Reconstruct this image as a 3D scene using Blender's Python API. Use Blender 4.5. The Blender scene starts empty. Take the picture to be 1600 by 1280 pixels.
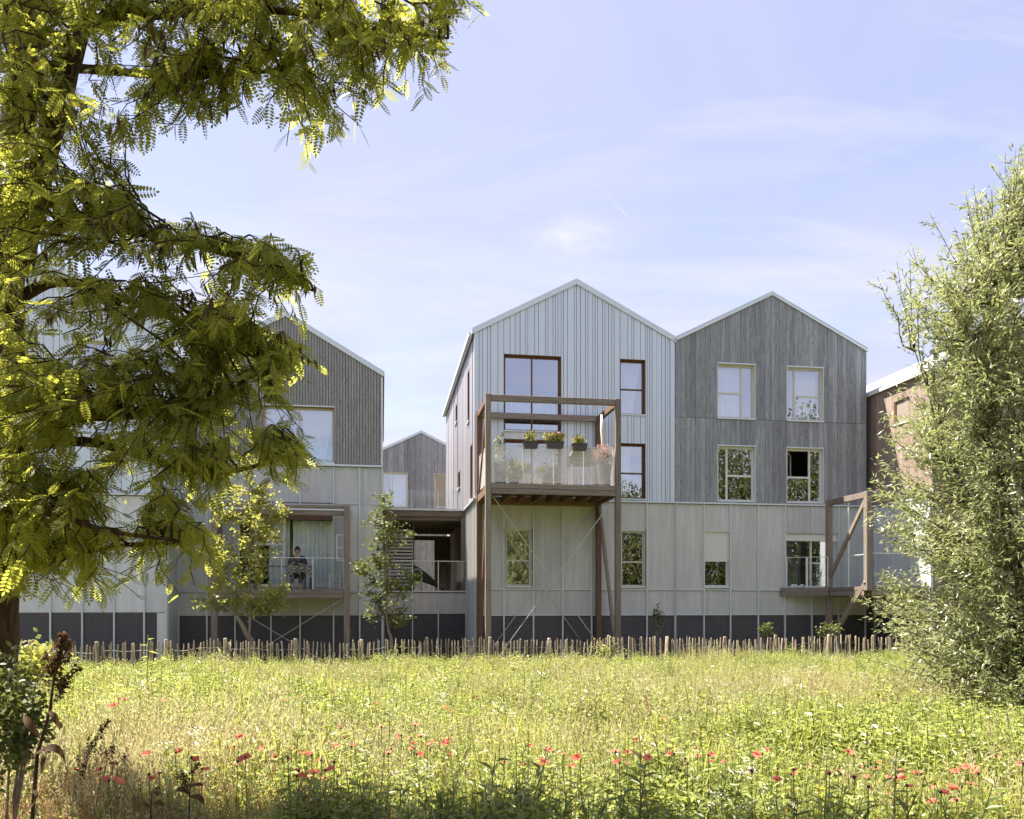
import bpy, math, random
import numpy as np
from mathutils import Vector, Matrix, Euler

R = math.radians
random.seed(7)
rng = np.random.default_rng(11)
sc = bpy.context.scene
COL = sc.collection

# ------------------------------------------------------------------ camera
ZC = 2.1
cam_d = bpy.data.cameras.new('camera')
cam = bpy.data.objects.new('camera', cam_d)
COL.objects.link(cam)
cam.location = (0, 0, ZC)
cam.rotation_euler = (R(90), 0, 0)
cam_d.sensor_width = 36
cam_d.lens = 28.8
cam_d.shift_y = 0.1875
cam_d.clip_start = 0.05
cam_d.clip_end = 5000
sc.camera = cam

# ------------------------------------------------------------------ sky and sun
SUN = Vector((-0.43, 0.17, 0.887)).normalized()      # towards the sun: high, from the left, a little behind the facades
SUN_EL = math.asin(SUN.z)
SUN_AZ = math.atan2(SUN.x, SUN.y)
world = bpy.data.worlds.new('World')
sc.world = world
world.use_nodes = True
wn, wl = world.node_tree.nodes, world.node_tree.links
wn.clear()


def wnode(t, **kw):
    n = wn.new(t)
    for k, v in kw.items():
        setattr(n, k, v)
    return n


def wmath(op, a, b=None, c=None):
    n = wnode('ShaderNodeMath', operation=op)
    for i, x in enumerate((a, b, c)):
        if x is None:
            continue
        if isinstance(x, (int, float)):
            n.inputs[i].default_value = x
        else:
            wl.new(x, n.inputs[i])
    return n.outputs[0]


sky = wnode('ShaderNodeTexSky', sky_type='NISHITA')
sky.sun_disc = False
sky.sun_elevation = SUN_EL
sky.sun_rotation = SUN_AZ
sky.altitude = 100
sky.air_density = 1.0
sky.dust_density = 0.6
sky.ozone_density = 2.0
tc = wnode('ShaderNodeTexCoord')
sep = wnode('ShaderNodeSeparateXYZ')
wl.new(tc.outputs['Generated'], sep.inputs[0])
dx, dy, dz = sep.outputs
zc = wmath('MAXIMUM', dz, 0.03)
px = wmath('DIVIDE', dx, wmath('ADD', zc, 0.08))
py = wmath('DIVIDE', dy, wmath('ADD', zc, 0.08))
comb = wnode('ShaderNodeCombineXYZ')
wl.new(px, comb.inputs[0]); wl.new(py, comb.inputs[1])
noi = wnode('ShaderNodeTexNoise')
noi.inputs['Scale'].default_value = 1.15
noi.inputs['Detail'].default_value = 7
noi.inputs['Roughness'].default_value = 0.56
noi.inputs['Distortion'].default_value = 0.6
wl.new(comb.outputs[0], noi.inputs['Vector'])
rmp = wnode('ShaderNodeValToRGB')
rmp.color_ramp.elements[0].position = 0.38
rmp.color_ramp.elements[0].color = (0.40, 0.40, 0.40, 1)
rmp.color_ramp.elements[1].position = 0.72
rmp.color_ramp.elements[1].color = (0.90, 0.90, 0.90, 1)
wl.new(noi.outputs['Fac'], rmp.inputs[0])
# one small bright cloud low over the middle house, and a short contrail
yy = wmath('MAXIMUM', dy, 0.01)
tx = wmath('DIVIDE', dx, yy)
tz = wmath('DIVIDE', dz, yy)
ex = wmath('MULTIPLY', wmath('SUBTRACT', tx, 0.080), 17.0)
ez = wmath('MULTIPLY', wmath('SUBTRACT', tz, 0.448), 40.0)
d2 = wmath('ADD', wmath('MULTIPLY', ex, ex), wmath('MULTIPLY', ez, ez))
noi2 = wnode('ShaderNodeTexNoise')
noi2.inputs['Scale'].default_value = 5.5
noi2.inputs['Detail'].default_value = 6
noi2.inputs['Roughness'].default_value = 0.6
wl.new(comb.outputs[0], noi2.inputs['Vector'])
wob = wmath('MULTIPLY', wmath('SUBTRACT', noi2.outputs['Fac'], 0.40), 4.0)
puff = wmath('POWER', 2.718, wmath('MULTIPLY', wmath('ADD', d2, wmath('MULTIPLY', wob, 1.5)), -0.9))
puff = wmath('MULTIPLY', wmath('MINIMUM', puff, 1.0), wmath('MULTIPLY', wmath('POWER', 2.718, wmath('MULTIPLY', d2, -0.5)), 0.9))
front = wmath('GREATER_THAN', dy, 0.05)
puff = wmath('MULTIPLY', puff, front)
ca, sa = math.cos(R(-46)), math.sin(R(-46))
lx = wmath('SUBTRACT', tx, 0.1405)
lz = wmath('SUBTRACT', tz, 0.471)
al = wmath('ADD', wmath('MULTIPLY', lx, ca), wmath('MULTIPLY', lz, sa))
ac = wmath('ABSOLUTE', wmath('SUBTRACT', wmath('MULTIPLY', lz, ca), wmath('MULTIPLY', lx, sa)))
line = wmath('MAXIMUM', wmath('SUBTRACT', 1.0, wmath('DIVIDE', ac, 0.0016)), 0.0)
seg = wmath('MULTIPLY', wmath('LESS_THAN', al, 0.0), wmath('MAXIMUM', wmath('ADD', 1.0, wmath('DIVIDE', al, 0.05)), 0.0))
line = wmath('MULTIPLY', wmath('MULTIPLY', wmath('MULTIPLY', line, seg), front), 0.5)
fac = wmath('MINIMUM', rmp.outputs[0], 0.9)
tint = wnode('ShaderNodeMix', data_type='RGBA', blend_type='MULTIPLY')
tint.inputs[0].default_value = 1.0
wl.new(sky.outputs[0], tint.inputs[6])
tint.inputs[7].default_value = (1.22, 0.98, 0.99, 1)
mixc = wnode('ShaderNodeMix', data_type='RGBA')
wl.new(fac, mixc.inputs[0])
wl.new(tint.outputs[2], mixc.inputs[6])
mixc.inputs[7].default_value = (2.55, 2.6, 3.35, 1)
noi3 = wnode('ShaderNodeTexNoise')
noi3.inputs['Scale'].default_value = 0.75
noi3.inputs['Detail'].default_value = 8
noi3.inputs['Roughness'].default_value = 0.62
noi3.inputs['Distortion'].default_value = 0.9
mp3 = wnode('ShaderNodeMapping')
mp3.inputs['Scale'].default_value = (1.0, 2.2, 1.0)
mp3.inputs['Location'].default_value = (3.1, 1.7, 0.0)
wl.new(comb.outputs[0], mp3.inputs[0])
wl.new(mp3.outputs[0], noi3.inputs['Vector'])
rmp3 = wnode('ShaderNodeValToRGB')
rmp3.color_ramp.elements[0].position = 0.44
rmp3.color_ramp.elements[1].position = 0.72
rmp3.color_ramp.elements[1].color = (0.85, 0.85, 0.85, 1)
wl.new(noi3.outputs['Fac'], rmp3.inputs[0])
line = wmath('ADD', line, rmp3.outputs[0])
mixd = wnode('ShaderNodeMix', data_type='RGBA')
wl.new(wmath('MINIMUM', wmath('ADD', puff, line), 0.9), mixd.inputs[0])
wl.new(mixc.outputs[2], mixd.inputs[6])
mixd.inputs[7].default_value = (3.3, 3.3, 3.75, 1)
bg = wnode('ShaderNodeBackground')
bg.inputs['Strength'].default_value = 0.071
wl.new(mixd.outputs[2], bg.inputs[0])
wo = wnode('ShaderNodeOutputWorld')
wl.new(bg.outputs[0], wo.inputs[0])

sun_d = bpy.data.lights.new('sun', 'SUN')
sun_d.energy = 4.5
sun_d.angle = R(0.55)
sun_d.color = (1.0, 0.92, 0.79)
sun = bpy.data.objects.new('sun', sun_d)
COL.objects.link(sun)
sun.rotation_euler = (-SUN).to_track_quat('-Z', 'Y').to_euler()
sun.location = SUN * 60

sc.view_settings.view_transform = 'Standard'
sc.view_settings.look = 'None'
sc.view_settings.exposure = 2.02
sc.view_settings.gamma = 1.0
sc.render.engine = 'CYCLES'
sc.cycles.max_bounces = 9
sc.cycles.diffuse_bounces = 4
sc.cycles.glossy_bounces = 4
sc.cycles.transmission_bounces = 6
sc.cycles.transparent_max_bounces = 16
sc.cycles.caustics_reflective = False
sc.cycles.caustics_refractive = False
sc.cycles.use_denoising = True


# ------------------------------------------------------------------ materials
MATS = {}


class NT:
    """small helper round a material's node tree"""

    def __init__(self, name):
        self.m = bpy.data.materials.new(name)
        self.m.use_nodes = True
        self.n = self.m.node_tree.nodes
        self.l = self.m.node_tree.links
        self.n.clear()
        self.out = self.n.new('ShaderNodeOutputMaterial')
        MATS[name] = self.m

    def new(self, t, **kw):
        x = self.n.new(t)
        for k, v in kw.items():
            setattr(x, k, v)
        return x

    def put(self, sock, v):
        if hasattr(v, 'is_output') or isinstance(v, bpy.types.NodeSocket):
            self.l.new(v, sock)
        else:
            sock.default_value = v

    def math(self, op, a, b=None):
        x = self.new('ShaderNodeMath', operation=op)
        self.put(x.inputs[0], a)
        if b is not None:
            self.put(x.inputs[1], b)
        return x.outputs[0]

    def noise(self, vec, scale, detail=4, rough=0.55, dist=0.0):
        x = self.new('ShaderNodeTexNoise')
        self.put(x.inputs['Vector'], vec)
        x.inputs['Scale'].default_value = scale
        x.inputs['Detail'].default_value = detail
        x.inputs['Roughness'].default_value = rough
        x.inputs['Distortion'].default_value = dist
        return x.outputs['Fac']

    def ramp(self, f, stops):
        x = self.new('ShaderNodeValToRGB')
        self.put(x.inputs[0], f)
        cr = x.color_ramp
        while len(cr.elements) < len(stops):
            cr.elements.new(0.5)
        for e, (p, c) in zip(cr.elements, stops):
            e.position = p
            e.color = (c, c, c, 1) if isinstance(c, (int, float)) else (*c, 1)
        return x.outputs[0]

    def mix(self, f, a, b, blend='MIX'):
        x = self.new('ShaderNodeMix', data_type='RGBA', blend_type=blend)
        self.put(x.inputs[0], f)
        self.put(x.inputs[6], a if not isinstance(a, tuple) else (*a[:3], 1))
        self.put(x.inputs[7], b if not isinstance(b, tuple) else (*b[:3], 1))
        return x.outputs[2]

    def coords(self, scale=(1, 1, 1), kind='Object', offset_random=0.0):
        t = self.new('ShaderNodeTexCoord')
        mp = self.new('ShaderNodeMapping')
        self.l.new(t.outputs[kind], mp.inputs[0])
        mp.inputs['Scale'].default_value = scale
        if offset_random:
            oi = self.new('ShaderNodeObjectInfo')
            r = self.math('MULTIPLY', oi.outputs['Random'], offset_random)
            cx = self.new('ShaderNodeCombineXYZ')
            self.l.new(r, cx.inputs[0]); self.l.new(r, cx.inputs[1]); self.l.new(r, cx.inputs[2])
            self.l.new(cx.outputs[0], mp.inputs['Location'])
        return mp.outputs[0]

    def rand(self):
        return self.new('ShaderNodeObjectInfo').outputs['Random']

    def bump(self, h, strength=0.3, dist=0.01):
        b = self.new('ShaderNodeBump')
        b.inputs['Strength'].default_value = strength
        b.inputs['Distance'].default_value = dist
        self.l.new(h, b.inputs['Height'])
        return b.outputs[0]

    def principled(self, base, rough=0.6, metal=0.0, spec=0.5, normal=None):
        p = self.new('ShaderNodeBsdfPrincipled')
        self.put(p.inputs['Base Color'], base if not isinstance(base, tuple) else (*base[:3], 1))
        self.put(p.inputs['Roughness'], rough)
        self.put(p.inputs['Metallic'], metal)
        self.put(p.inputs['Specular IOR Level'], spec)
        if normal is not None:
            self.l.new(normal, p.inputs['Normal'])
        return p.outputs[0]

    def done(self, shader):
        self.l.new(shader, self.out.inputs[0])
        return self.m


def m_plain(name, col, rough=0.6, metal=0.0, spec=0.4, var=0.12, scale=6.0):
    t = NT(name)
    f = t.noise(t.coords((1, 1, 1), offset_random=9), scale, 5)
    c = t.mix(f, tuple(x * (1 - var) for x in col), tuple(min(1, x * (1 + var)) for x in col))
    return t.done(t.principled(c, rough, metal, spec))


def m_wood(name, dark, light, var=0.35, knots=True, rough=0.8, axis='z', spec=0.25):
    t = NT(name)
    s = {'z': (9, 9, 0.7), 'x': (0.7, 9, 9), 'y': (9, 0.7, 9)}[axis]
    vec = t.coords(s, offset_random=37)
    g = t.noise(vec, 2.2, 7, 0.65, 0.9)
    fine = t.noise(t.coords(tuple(k * 5 for k in s), offset_random=11), 3.0, 3)
    f = t.math('ADD', t.math('MULTIPLY', g, 0.7), t.math('MULTIPLY', fine, 0.3))
    f = t.ramp(f, [(0.34, 0.0), (0.66, 1.0)])
    col = t.mix(f, dark, light)
    # weather blotches
    w = t.noise(t.coords((0.9, 0.9, 0.35)), 1.1, 4)
    col = t.mix(t.ramp(w, [(0.35, 0.0), (0.75, 0.35)]), col, tuple(0.55 * a + 0.45 * b * 0.8 for a, b in zip(dark, light)))
    if knots:
        k = t.new('ShaderNodeTexVoronoi')
        t.l.new(t.coords((5.0, 5.0, 2.2) if axis == 'z' else (2.2, 5, 5), offset_random=53), k.inputs['Vector'])
        k.inputs['Scale'].default_value = 1.0
        kf = t.ramp(k.outputs['Distance'], [(0.05, 0.75), (0.13, 0.0)])
        col = t.mix(kf, col, tuple(x * 0.45 for x in dark))
    r = t.rand()
    col = t.mix(t.math('MULTIPLY', r, 1.0), t.mix(1.0, col, (1 - var, 1 - var, 1 - var), 'MULTIPLY'), t.mix(1.0, col, (1 + var * 0.5,) * 3, 'MULTIPLY'))
    return t.done(t.principled(col, rough, 0.0, spec, t.bump(g, 0.35, 0.004)))


def m_metal(name, col, rough=0.42, metal=0.25):
    t = NT(name)
    v = t.coords((1.4, 1.4, 0.5), offset_random=21)
    f = t.noise(v, 1.6, 5)
    streak = t.noise(t.coords((14, 14, 0.3), offset_random=4), 1.0, 3)
    c = t.mix(f, tuple(x * 0.93 for x in col), tuple(min(1, x * 1.05) for x in col))
    c = t.mix(t.ramp(streak, [(0.55, 0.0), (0.8, 0.12)]), c, tuple(x * 0.7 for x in col))
    r = t.rand()
    c = t.mix(r, t.mix(1.0, c, (0.94,) * 3, 'MULTIPLY'), c)
    rr = t.math('ADD', t.math('MULTIPLY', f, 0.2), rough - 0.1)
    bump = t.bump(t.noise(t.coords((1.2, 1.2, 0.4), offset_random=8), 2.0, 2), 0.25, 0.03)
    return t.done(t.principled(c, rr, metal, 0.5, bump))


def m_panel(name, col):
    """pale cement-fibre cladding panel with rain streaks and stains"""
    t = NT(name)
    v = t.coords((1, 1, 1), offset_random=31)
    f = t.noise(v, 1.3, 6, 0.6)
    st = t.noise(t.coords((7, 7, 0.55), offset_random=17), 1.0, 5, 0.6, 0.4)
    fine = t.noise(v, 40, 3)
    c = t.mix(f, tuple(x * 0.86 for x in col), tuple(x * 1.10 for x in col))
    c = t.mix(t.ramp(st, [(0.50, 0.0), (0.74, 0.65)]), c, tuple(min(1, x * 1.28) for x in col))
    c = t.mix(t.ramp(st, [(0.24, 0.6), (0.45, 0.0)]), c, (col[0] * 0.72, col[1] * 0.70, col[2] * 0.62))
    c = t.mix(t.math('MULTIPLY', fine, 0.12), c, tuple(x * 0.6 for x in col))
    r = t.rand()
    c = t.mix(r, t.mix(1.0, c, (0.90, 0.92, 0.93), 'MULTIPLY'), c)
    return t.done(t.principled(c, 0.55, 0.0, 0.4))


def m_glass(name, refl=0.35, tint=(0.90, 0.92, 0.92), rough=0.0):
    t = NT(name)
    tr = t.new('ShaderNodeBsdfTransparent')
    tr.inputs[0].default_value = (*tint, 1)
    gl = t.new('ShaderNodeBsdfGlossy')
    gl.inputs['Roughness'].default_value = rough
    gl.inputs[0].default_value = (0.95, 0.97, 1.0, 1)
    wave = t.noise(t.coords((1, 1, 1), offset_random=13), 1.1, 2)
    t.l.new(t.bump(wave, 0.045, 0.03), gl.inputs['Normal'])
    fr = t.new('ShaderNodeFresnel')
    fr.inputs[0].default_value = 1.45
    ge = t.new('ShaderNodeNewGeometry')                  # a pane mirrors at its outer face only
    f = t.math('MULTIPLY', t.math('MINIMUM', t.math('ADD', fr.outputs[0], refl), 1.0), t.math('SUBTRACT', 1.0, ge.outputs['Backfacing']))
    mx = t.new('ShaderNodeMixShader')
    t.l.new(f, mx.inputs[0]); t.l.new(tr.outputs[0], mx.inputs[1]); t.l.new(gl.outputs[0], mx.inputs[2])
    return t.done(mx.outputs[0])


def m_leaf(name, dark, light, trans, tmix=0.45, rough=0.45, spec=0.35, attr=True, back=None):
    t = NT(name)
    if attr:
        a = t.new('ShaderNodeAttribute')
        a.attribute_name = 'tone'
        f = a.outputs['Fac']
    else:
        f = t.rand()
    c = t.mix(f, dark, light)
    tcx = t.mix(f, tuple(x * 0.85 for x in trans), tuple(min(1.0, x * 1.1) for x in trans))
    if back:
        ge = t.new('ShaderNodeNewGeometry')
        c = t.mix(ge.outputs['Backfacing'], c, back)
    p = t.principled(c, rough, 0.0, spec)
    tl = t.new('ShaderNodeBsdfTranslucent')
    t.l.new(tcx, tl.inputs[0])
    mx = t.new('ShaderNodeMixShader')
    mx.inputs[0].default_value = tmix
    t.l.new(p, mx.inputs[1]); t.l.new(tl.outputs[0], mx.inputs[2])
    return t.done(mx.outputs[0])


def m_bark(name, dark, light):
    t = NT(name)
    v = t.coords((9, 9, 1.6))
    f = t.noise(v, 2.6, 7, 0.7, 1.2)
    c = t.mix(t.ramp(f, [(0.35, 0.0), (0.65, 1.0)]), dark, light)
    return t.done(t.principled(c, 0.9, 0, 0.15, t.bump(f, 0.9, 0.03)))


def m_screen(name, col, openness, spec=0.3):
    """perforated sheet or woven mesh: holes far below a pixel, so an even see-through share with a fine weave"""
    t = NT(name)
    tr = t.new('ShaderNodeBsdfTransparent')
    p = t.principled(col, 0.45, 0.0, spec)
    w = t.noise(t.coords((1, 1, 1)), 60, 2, 0.6)
    f = t.math('MINIMUM', t.math('ADD', t.math('MULTIPLY', t.math('SUBTRACT', w, 0.5), 1.1), 1 - openness), 1.0)
    mx = t.new('ShaderNodeMixShader')
    t.l.new(f, mx.inputs[0]); t.l.new(tr.outputs[0], mx.inputs[1]); t.l.new(p, mx.inputs[2])
    return t.done(mx.outputs[0])


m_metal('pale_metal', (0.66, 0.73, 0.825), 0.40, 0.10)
m_metal('trim_metal', (0.70, 0.76, 0.80), 0.35, 0.15)
m_metal('fin_metal', (0.66, 0.70, 0.71), 0.45, 0.15)
m_wood('grey_wood', (0.16, 0.168, 0.185), (0.46, 0.472, 0.50), 0.25)
m_wood('batten_wood', (0.20, 0.197, 0.195), (0.44, 0.435, 0.43), 0.2, knots=True)
m_wood('warm_wood', (0.20, 0.145, 0.12), (0.42, 0.33, 0.28), 0.25)
m_wood('frame_wood', (0.145, 0.115, 0.095), (0.33, 0.28, 0.24), 0.2, axis='z')
m_wood('frame_wood_across', (0.145, 0.115, 0.095), (0.33, 0.28, 0.24), 0.2, axis='x')
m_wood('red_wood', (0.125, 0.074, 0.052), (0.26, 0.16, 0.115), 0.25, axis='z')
m_wood('brown_frame', (0.14, 0.075, 0.045), (0.24, 0.14, 0.09), 0.15, axis='z', knots=False)
m_wood('picket_wood', (0.30, 0.24, 0.17), (0.60, 0.50, 0.38), 0.4, knots=False)
m_panel('cement_panel', (0.585, 0.582, 0.578))
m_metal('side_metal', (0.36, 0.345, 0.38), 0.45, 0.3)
m_panel('pale_panel', (0.70, 0.72, 0.745))
m_plain('dark_core', (0.07, 0.068, 0.068), 0.8)
m_plain('interior', (0.30, 0.25, 0.21), 0.9)
m_plain('roof_metal', (0.40, 0.43, 0.44), 0.45, 0.3)
m_plain('white_frame', (0.68, 0.69, 0.66), 0.4, spec=0.5, var=0.05)
m_plain('cream_frame', (0.60, 0.59, 0.52), 0.45, spec=0.5, var=0.05)
m_plain('tan_reveal', (0.36, 0.27, 0.19), 0.6)
m_plain('white_paint', (0.74, 0.74, 0.72), 0.45, var=0.05)
m_plain('steel', (0.55, 0.54, 0.52), 0.35, 0.8, 0.5, 0.1)
m_plain('fence_wire', (0.16, 0.14, 0.12), 0.5, 0.5)
m_plain('planter_plastic', (0.075, 0.070, 0.068), 0.55)
m_plain('pot_grey', (0.16, 0.165, 0.17), 0.6)
m_plain('soil', (0.05, 0.035, 0.025), 0.95)
m_plain('black_cover', (0.035, 0.035, 0.038), 0.5)
m_plain('canvas', (0.62, 0.60, 0.55), 0.85)
m_plain('tarp_grey', (0.20, 0.195, 0.19), 0.6)
m_plain('skin', (0.42, 0.26, 0.19), 0.55, var=0.05)
m_plain('hair', (0.018, 0.014, 0.012), 0.5)
m_plain('shirt', (0.035, 0.035, 0.045), 0.8)
m_plain('trousers', (0.05, 0.055, 0.075), 0.8)
m_glass('window_glass', 0.42)
m_glass('door_glass', 0.08, (0.96, 0.98, 0.98))
m_glass('clear_glass', 0.03, (0.95, 0.97, 0.97))
m_glass('frosted_glass', 0.10, (0.72, 0.75, 0.75), 0.25)
m_screen('dark_screen', (0.095, 0.092, 0.105), 0.22, 0.45)
m_screen('woven_mesh', (0.78, 0.74, 0.72), 0.66)
t = NT('curtain_cloth')
_f = t.noise(t.coords((6, 6, 0.4)), 2.0, 3)
_c = t.mix(_f, (0.80, 0.84, 0.87), (0.92, 0.94, 0.95))
_p = t.principled(_c, 0.9)
_tl = t.new('ShaderNodeBsdfTranslucent')
t.l.new(_c, _tl.inputs[0])
_mx = t.new('ShaderNodeMixShader')
_mx.inputs[0].default_value = 0.12
t.l.new(_p, _mx.inputs[1]); t.l.new(_tl.outputs[0], _mx.inputs[2])
t.done(_mx.outputs[0])
t = NT('patterned_cloth')
_v = t.new('ShaderNodeTexVoronoi')
t.l.new(t.coords((1, 1, 1)), _v.inputs['Vector'])
_v.inputs['Scale'].default_value = 17
_c = t.mix(t.ramp(_v.outputs['Distance'], [(0.32, 0.0), (0.42, 1.0)]), (0.62, 0.58, 0.50), (0.16, 0.15, 0.14))
t.done(t.principled(_c, 0.9))
t = NT('car_paint')
t.done(t.principled((0.30, 0.31, 0.33), 0.25, 0.5, 0.6))
m_plain('car_glass', (0.02, 0.022, 0.025), 0.08, spec=0.8)
m_plain('tyre_rubber', (0.02, 0.02, 0.02), 0.85)

m_leaf('locust_leaf', (0.085, 0.10, 0.022), (0.155, 0.17, 0.04), (0.60, 0.61, 0.09), 0.52, 0.5, 0.25)
m_leaf('pod_skin', (0.055, 0.025, 0.014), (0.10, 0.05, 0.025), (0.10, 0.04, 0.02), 0.15, 0.5, 0.3)
m_leaf('willow_leaf', (0.16, 0.185, 0.075), (0.31, 0.335, 0.17), (0.46, 0.50, 0.19), 0.36, 0.30, 0.7, back=(0.40, 0.42, 0.33))
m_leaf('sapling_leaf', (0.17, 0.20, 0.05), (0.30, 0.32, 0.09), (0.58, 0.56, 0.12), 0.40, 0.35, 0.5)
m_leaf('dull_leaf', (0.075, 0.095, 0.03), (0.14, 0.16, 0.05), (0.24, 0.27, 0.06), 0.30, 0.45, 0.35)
m_leaf('far_leaf', (0.045, 0.06, 0.018), (0.12, 0.13, 0.04), (0.22, 0.24, 0.06), 0.30, 0.5, 0.3)
m_leaf('grass_blade', (0.20, 0.24, 0.045), (0.38, 0.385, 0.095), (0.68, 0.67, 0.15), 0.45, 0.5, 0.3, attr=False)
m_leaf('straw', (0.46, 0.42, 0.24), (0.62, 0.57, 0.34), (0.62, 0.57, 0.30), 0.40, 0.7, 0.2, attr=False)
m_leaf('russet_straw', (0.30, 0.18, 0.11), (0.42, 0.29, 0.18), (0.45, 0.28, 0.15), 0.40, 0.7, 0.2, attr=False)
m_leaf('weed_leaf', (0.16, 0.21, 0.05), (0.34, 0.375, 0.12), (0.56, 0.60, 0.15), 0.38, 0.38, 0.5, attr=False)
m_leaf('dark_weed_leaf', (0.10, 0.13, 0.04), (0.17, 0.20, 0.06), (0.34, 0.38, 0.09), 0.35, 0.4, 0.45, attr=False)
m_leaf('poppy_petal', (0.74, 0.17, 0.12), (0.82, 0.27, 0.20), (0.92, 0.34, 0.25), 0.5, 0.6, 0.2, attr=False)
m_leaf('white_petal', (0.68, 0.68, 0.60), (0.80, 0.80, 0.74), (0.7, 0.7, 0.6), 0.4, 0.7, 0.2, attr=False)
m_leaf('yellow_petal', (0.65, 0.45, 0.03), (0.75, 0.55, 0.06), (0.8, 0.6, 0.06), 0.4, 0.7, 0.2, attr=False)
m_leaf('pink_petal', (0.55, 0.25, 0.28), (0.70, 0.42, 0.42), (0.7, 0.4, 0.4), 0.4, 0.7, 0.2, attr=False)
m_leaf('stem_green', (0.10, 0.13, 0.04), (0.16, 0.18, 0.06), (0.2, 0.24, 0.06), 0.2, 0.6, 0.3, attr=False)
m_leaf('dry_dock', (0.075, 0.042, 0.022), (0.14, 0.085, 0.045), (0.20, 0.10, 0.04), 0.2, 0.7, 0.2)
m_bark('locust_bark', (0.035, 0.022, 0.014), (0.11, 0.075, 0.05))
m_bark('willow_bark', (0.045, 0.035, 0.022), (0.13, 0.105, 0.075))
m_bark('sapling_bark', (0.16, 0.12, 0.09), (0.38, 0.32, 0.27))

t = NT('meadow_soil')
_co = t.coords((1, 1, 1))
_f = t.noise(_co, 0.35, 5)
_g = t.noise(_co, 9, 5, 0.7)
_c = t.mix(_g, (0.055, 0.062, 0.022), (0.14, 0.135, 0.055))
_c = t.mix(t.ramp(_f, [(0.45, 0.0), (0.65, 0.7)]), _c, (0.17, 0.135, 0.075))
t.done(t.principled(_c, 0.95, 0, 0.1, t.bump(_g, 0.8, 0.05)))


# ------------------------------------------------------------------ mesh helpers
class MB:
    """collects polygons for one mesh"""

    def __init__(self):
        self.v, self.f = [], []

    def hexa(self, p):
        """p: 8 corners, bottom ring then top ring, both counter-clockwise seen from above"""
        b = len(self.v)
        self.v += [tuple(q) for q in p]
        for q in ((3, 2, 1, 0), (4, 5, 6, 7), (0, 1, 5, 4), (1, 2, 6, 5), (2, 3, 7, 6), (3, 0, 4, 7)):
            self.f.append(tuple(b + i for i in q))
        return self

    def box(self, x0, x1, y0, y1, z0, z1):
        return self.hexa([(x0, y0, z0), (x1, y0, z0), (x1, y1, z0), (x0, y1, z0), (x0, y0, z1), (x1, y0, z1), (x1, y1, z1), (x0, y1, z1)])

    def strip(self, x0, x1, y0, y1, z0, za, zb):
        """box whose top slopes from za at x0 to zb at x1"""
        return self.hexa([(x0, y0, z0), (x1, y0, z0), (x1, y1, z0), (x0, y1, z0), (x0, y0, za), (x1, y0, zb), (x1, y1, zb), (x0, y1, za)])

    def poly(self, pts):
        b = len(self.v)
        self.v += [tuple(p) for p in pts]
        self.f.append(tuple(range(b, b + len(pts))))
        return self

    def prism(self, pts, off):
        """flat outline pts pushed along off"""
        b = len(self.v)
        n = len(pts)
        self.v += [tuple(p) for p in pts] + [(p[0] + off[0], p[1] + off[1], p[2] + off[2]) for p in pts]
        self.f.append(tuple(range(b + n - 1, b - 1, -1)))
        self.f.append(tuple(range(b + n, b + 2 * n)))
        for i in range(n):
            j = (i + 1) % n
            self.f.append((b + i, b + j, b + n + j, b + n + i))
        return self

    def bar(self, a, c, w, h, up=(0, 0, 1)):
        """rectangular bar from a to c, w wide and h high"""
        a, c = Vector(a), Vector(c)
        d = (c - a).normalized()
        s = d.cross(Vector(up))
        if s.length < 1e-4:
            s = d.cross(Vector((1, 0, 0)))
        s.normalize()
        u = s.cross(d)
        s, u = s * w / 2, u * h / 2
        return self.hexa([a - s - u, a + s - u, c + s - u, c - s - u, a - s + u, a + s + u, c + s + u, c - s + u])

    def tube(self, pts, radii, n=8, cap=True):
        pts = [Vector(p) for p in pts]
        if isinstance(radii, (int, float)):
            radii = [radii] * len(pts)
        b = len(self.v)
        side = None
        for i, p in enumerate(pts):
            d = (pts[min(i + 1, len(pts) - 1)] - pts[max(i - 1, 0)]).normalized()
            if side is None:
                side = d.cross(Vector((0.3, 0.9, 0.1)))
            side = (side - d * side.dot(d))
            if side.length < 1e-5:
                side = d.orthogonal()
            side.normalize()
            o = d.cross(side)
            for k in range(n):
                a = 2 * math.pi * k / n
                self.v.append(tuple(p + (side * math.cos(a) + o * math.sin(a)) * radii[i]))
        for i in range(len(pts) - 1):
            for k in range(n):
                k2 = (k + 1) % n
                self.f.append((b + i * n + k, b + i * n + k2, b + (i + 1) * n + k2, b + (i + 1) * n + k))
        if cap:
            self.f.append(tuple(b + k for k in reversed(range(n))))
            self.f.append(tuple(b + (len(pts) - 1) * n + k for k in range(n)))
        return self

    def lathe(self, c, prof, n=12):
        b = len(self.v)
        for r, z in prof:
            for k in range(n):
                a = 2 * math.pi * k / n
                self.v.append((c[0] + r * math.cos(a), c[1] + r * math.sin(a), c[2] + z))
        for i in range(len(prof) - 1):
            for k in range(n):
                k2 = (k + 1) % n
                self.f.append((b + i * n + k, b + i * n + k2, b + (i + 1) * n + k2, b + (i + 1) * n + k))
        self.f.append(tuple(b + k for k in reversed(range(n))))
        self.f.append(tuple(b + (len(prof) - 1) * n + k for k in range(n)))
        return self

    def mesh(self, name, mat, origin=(0, 0, 0), smooth=False):
        me = bpy.data.meshes.new(name)
        o = origin
        me.from_pydata([(x - o[0], y - o[1], z - o[2]) for x, y, z in self.v], [], self.f)
        me.materials.append(MATS[mat])
        if smooth:
            me.polygons.foreach_set('use_smooth', [True] * len(me.polygons))
        me.update()
        return me


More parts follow.
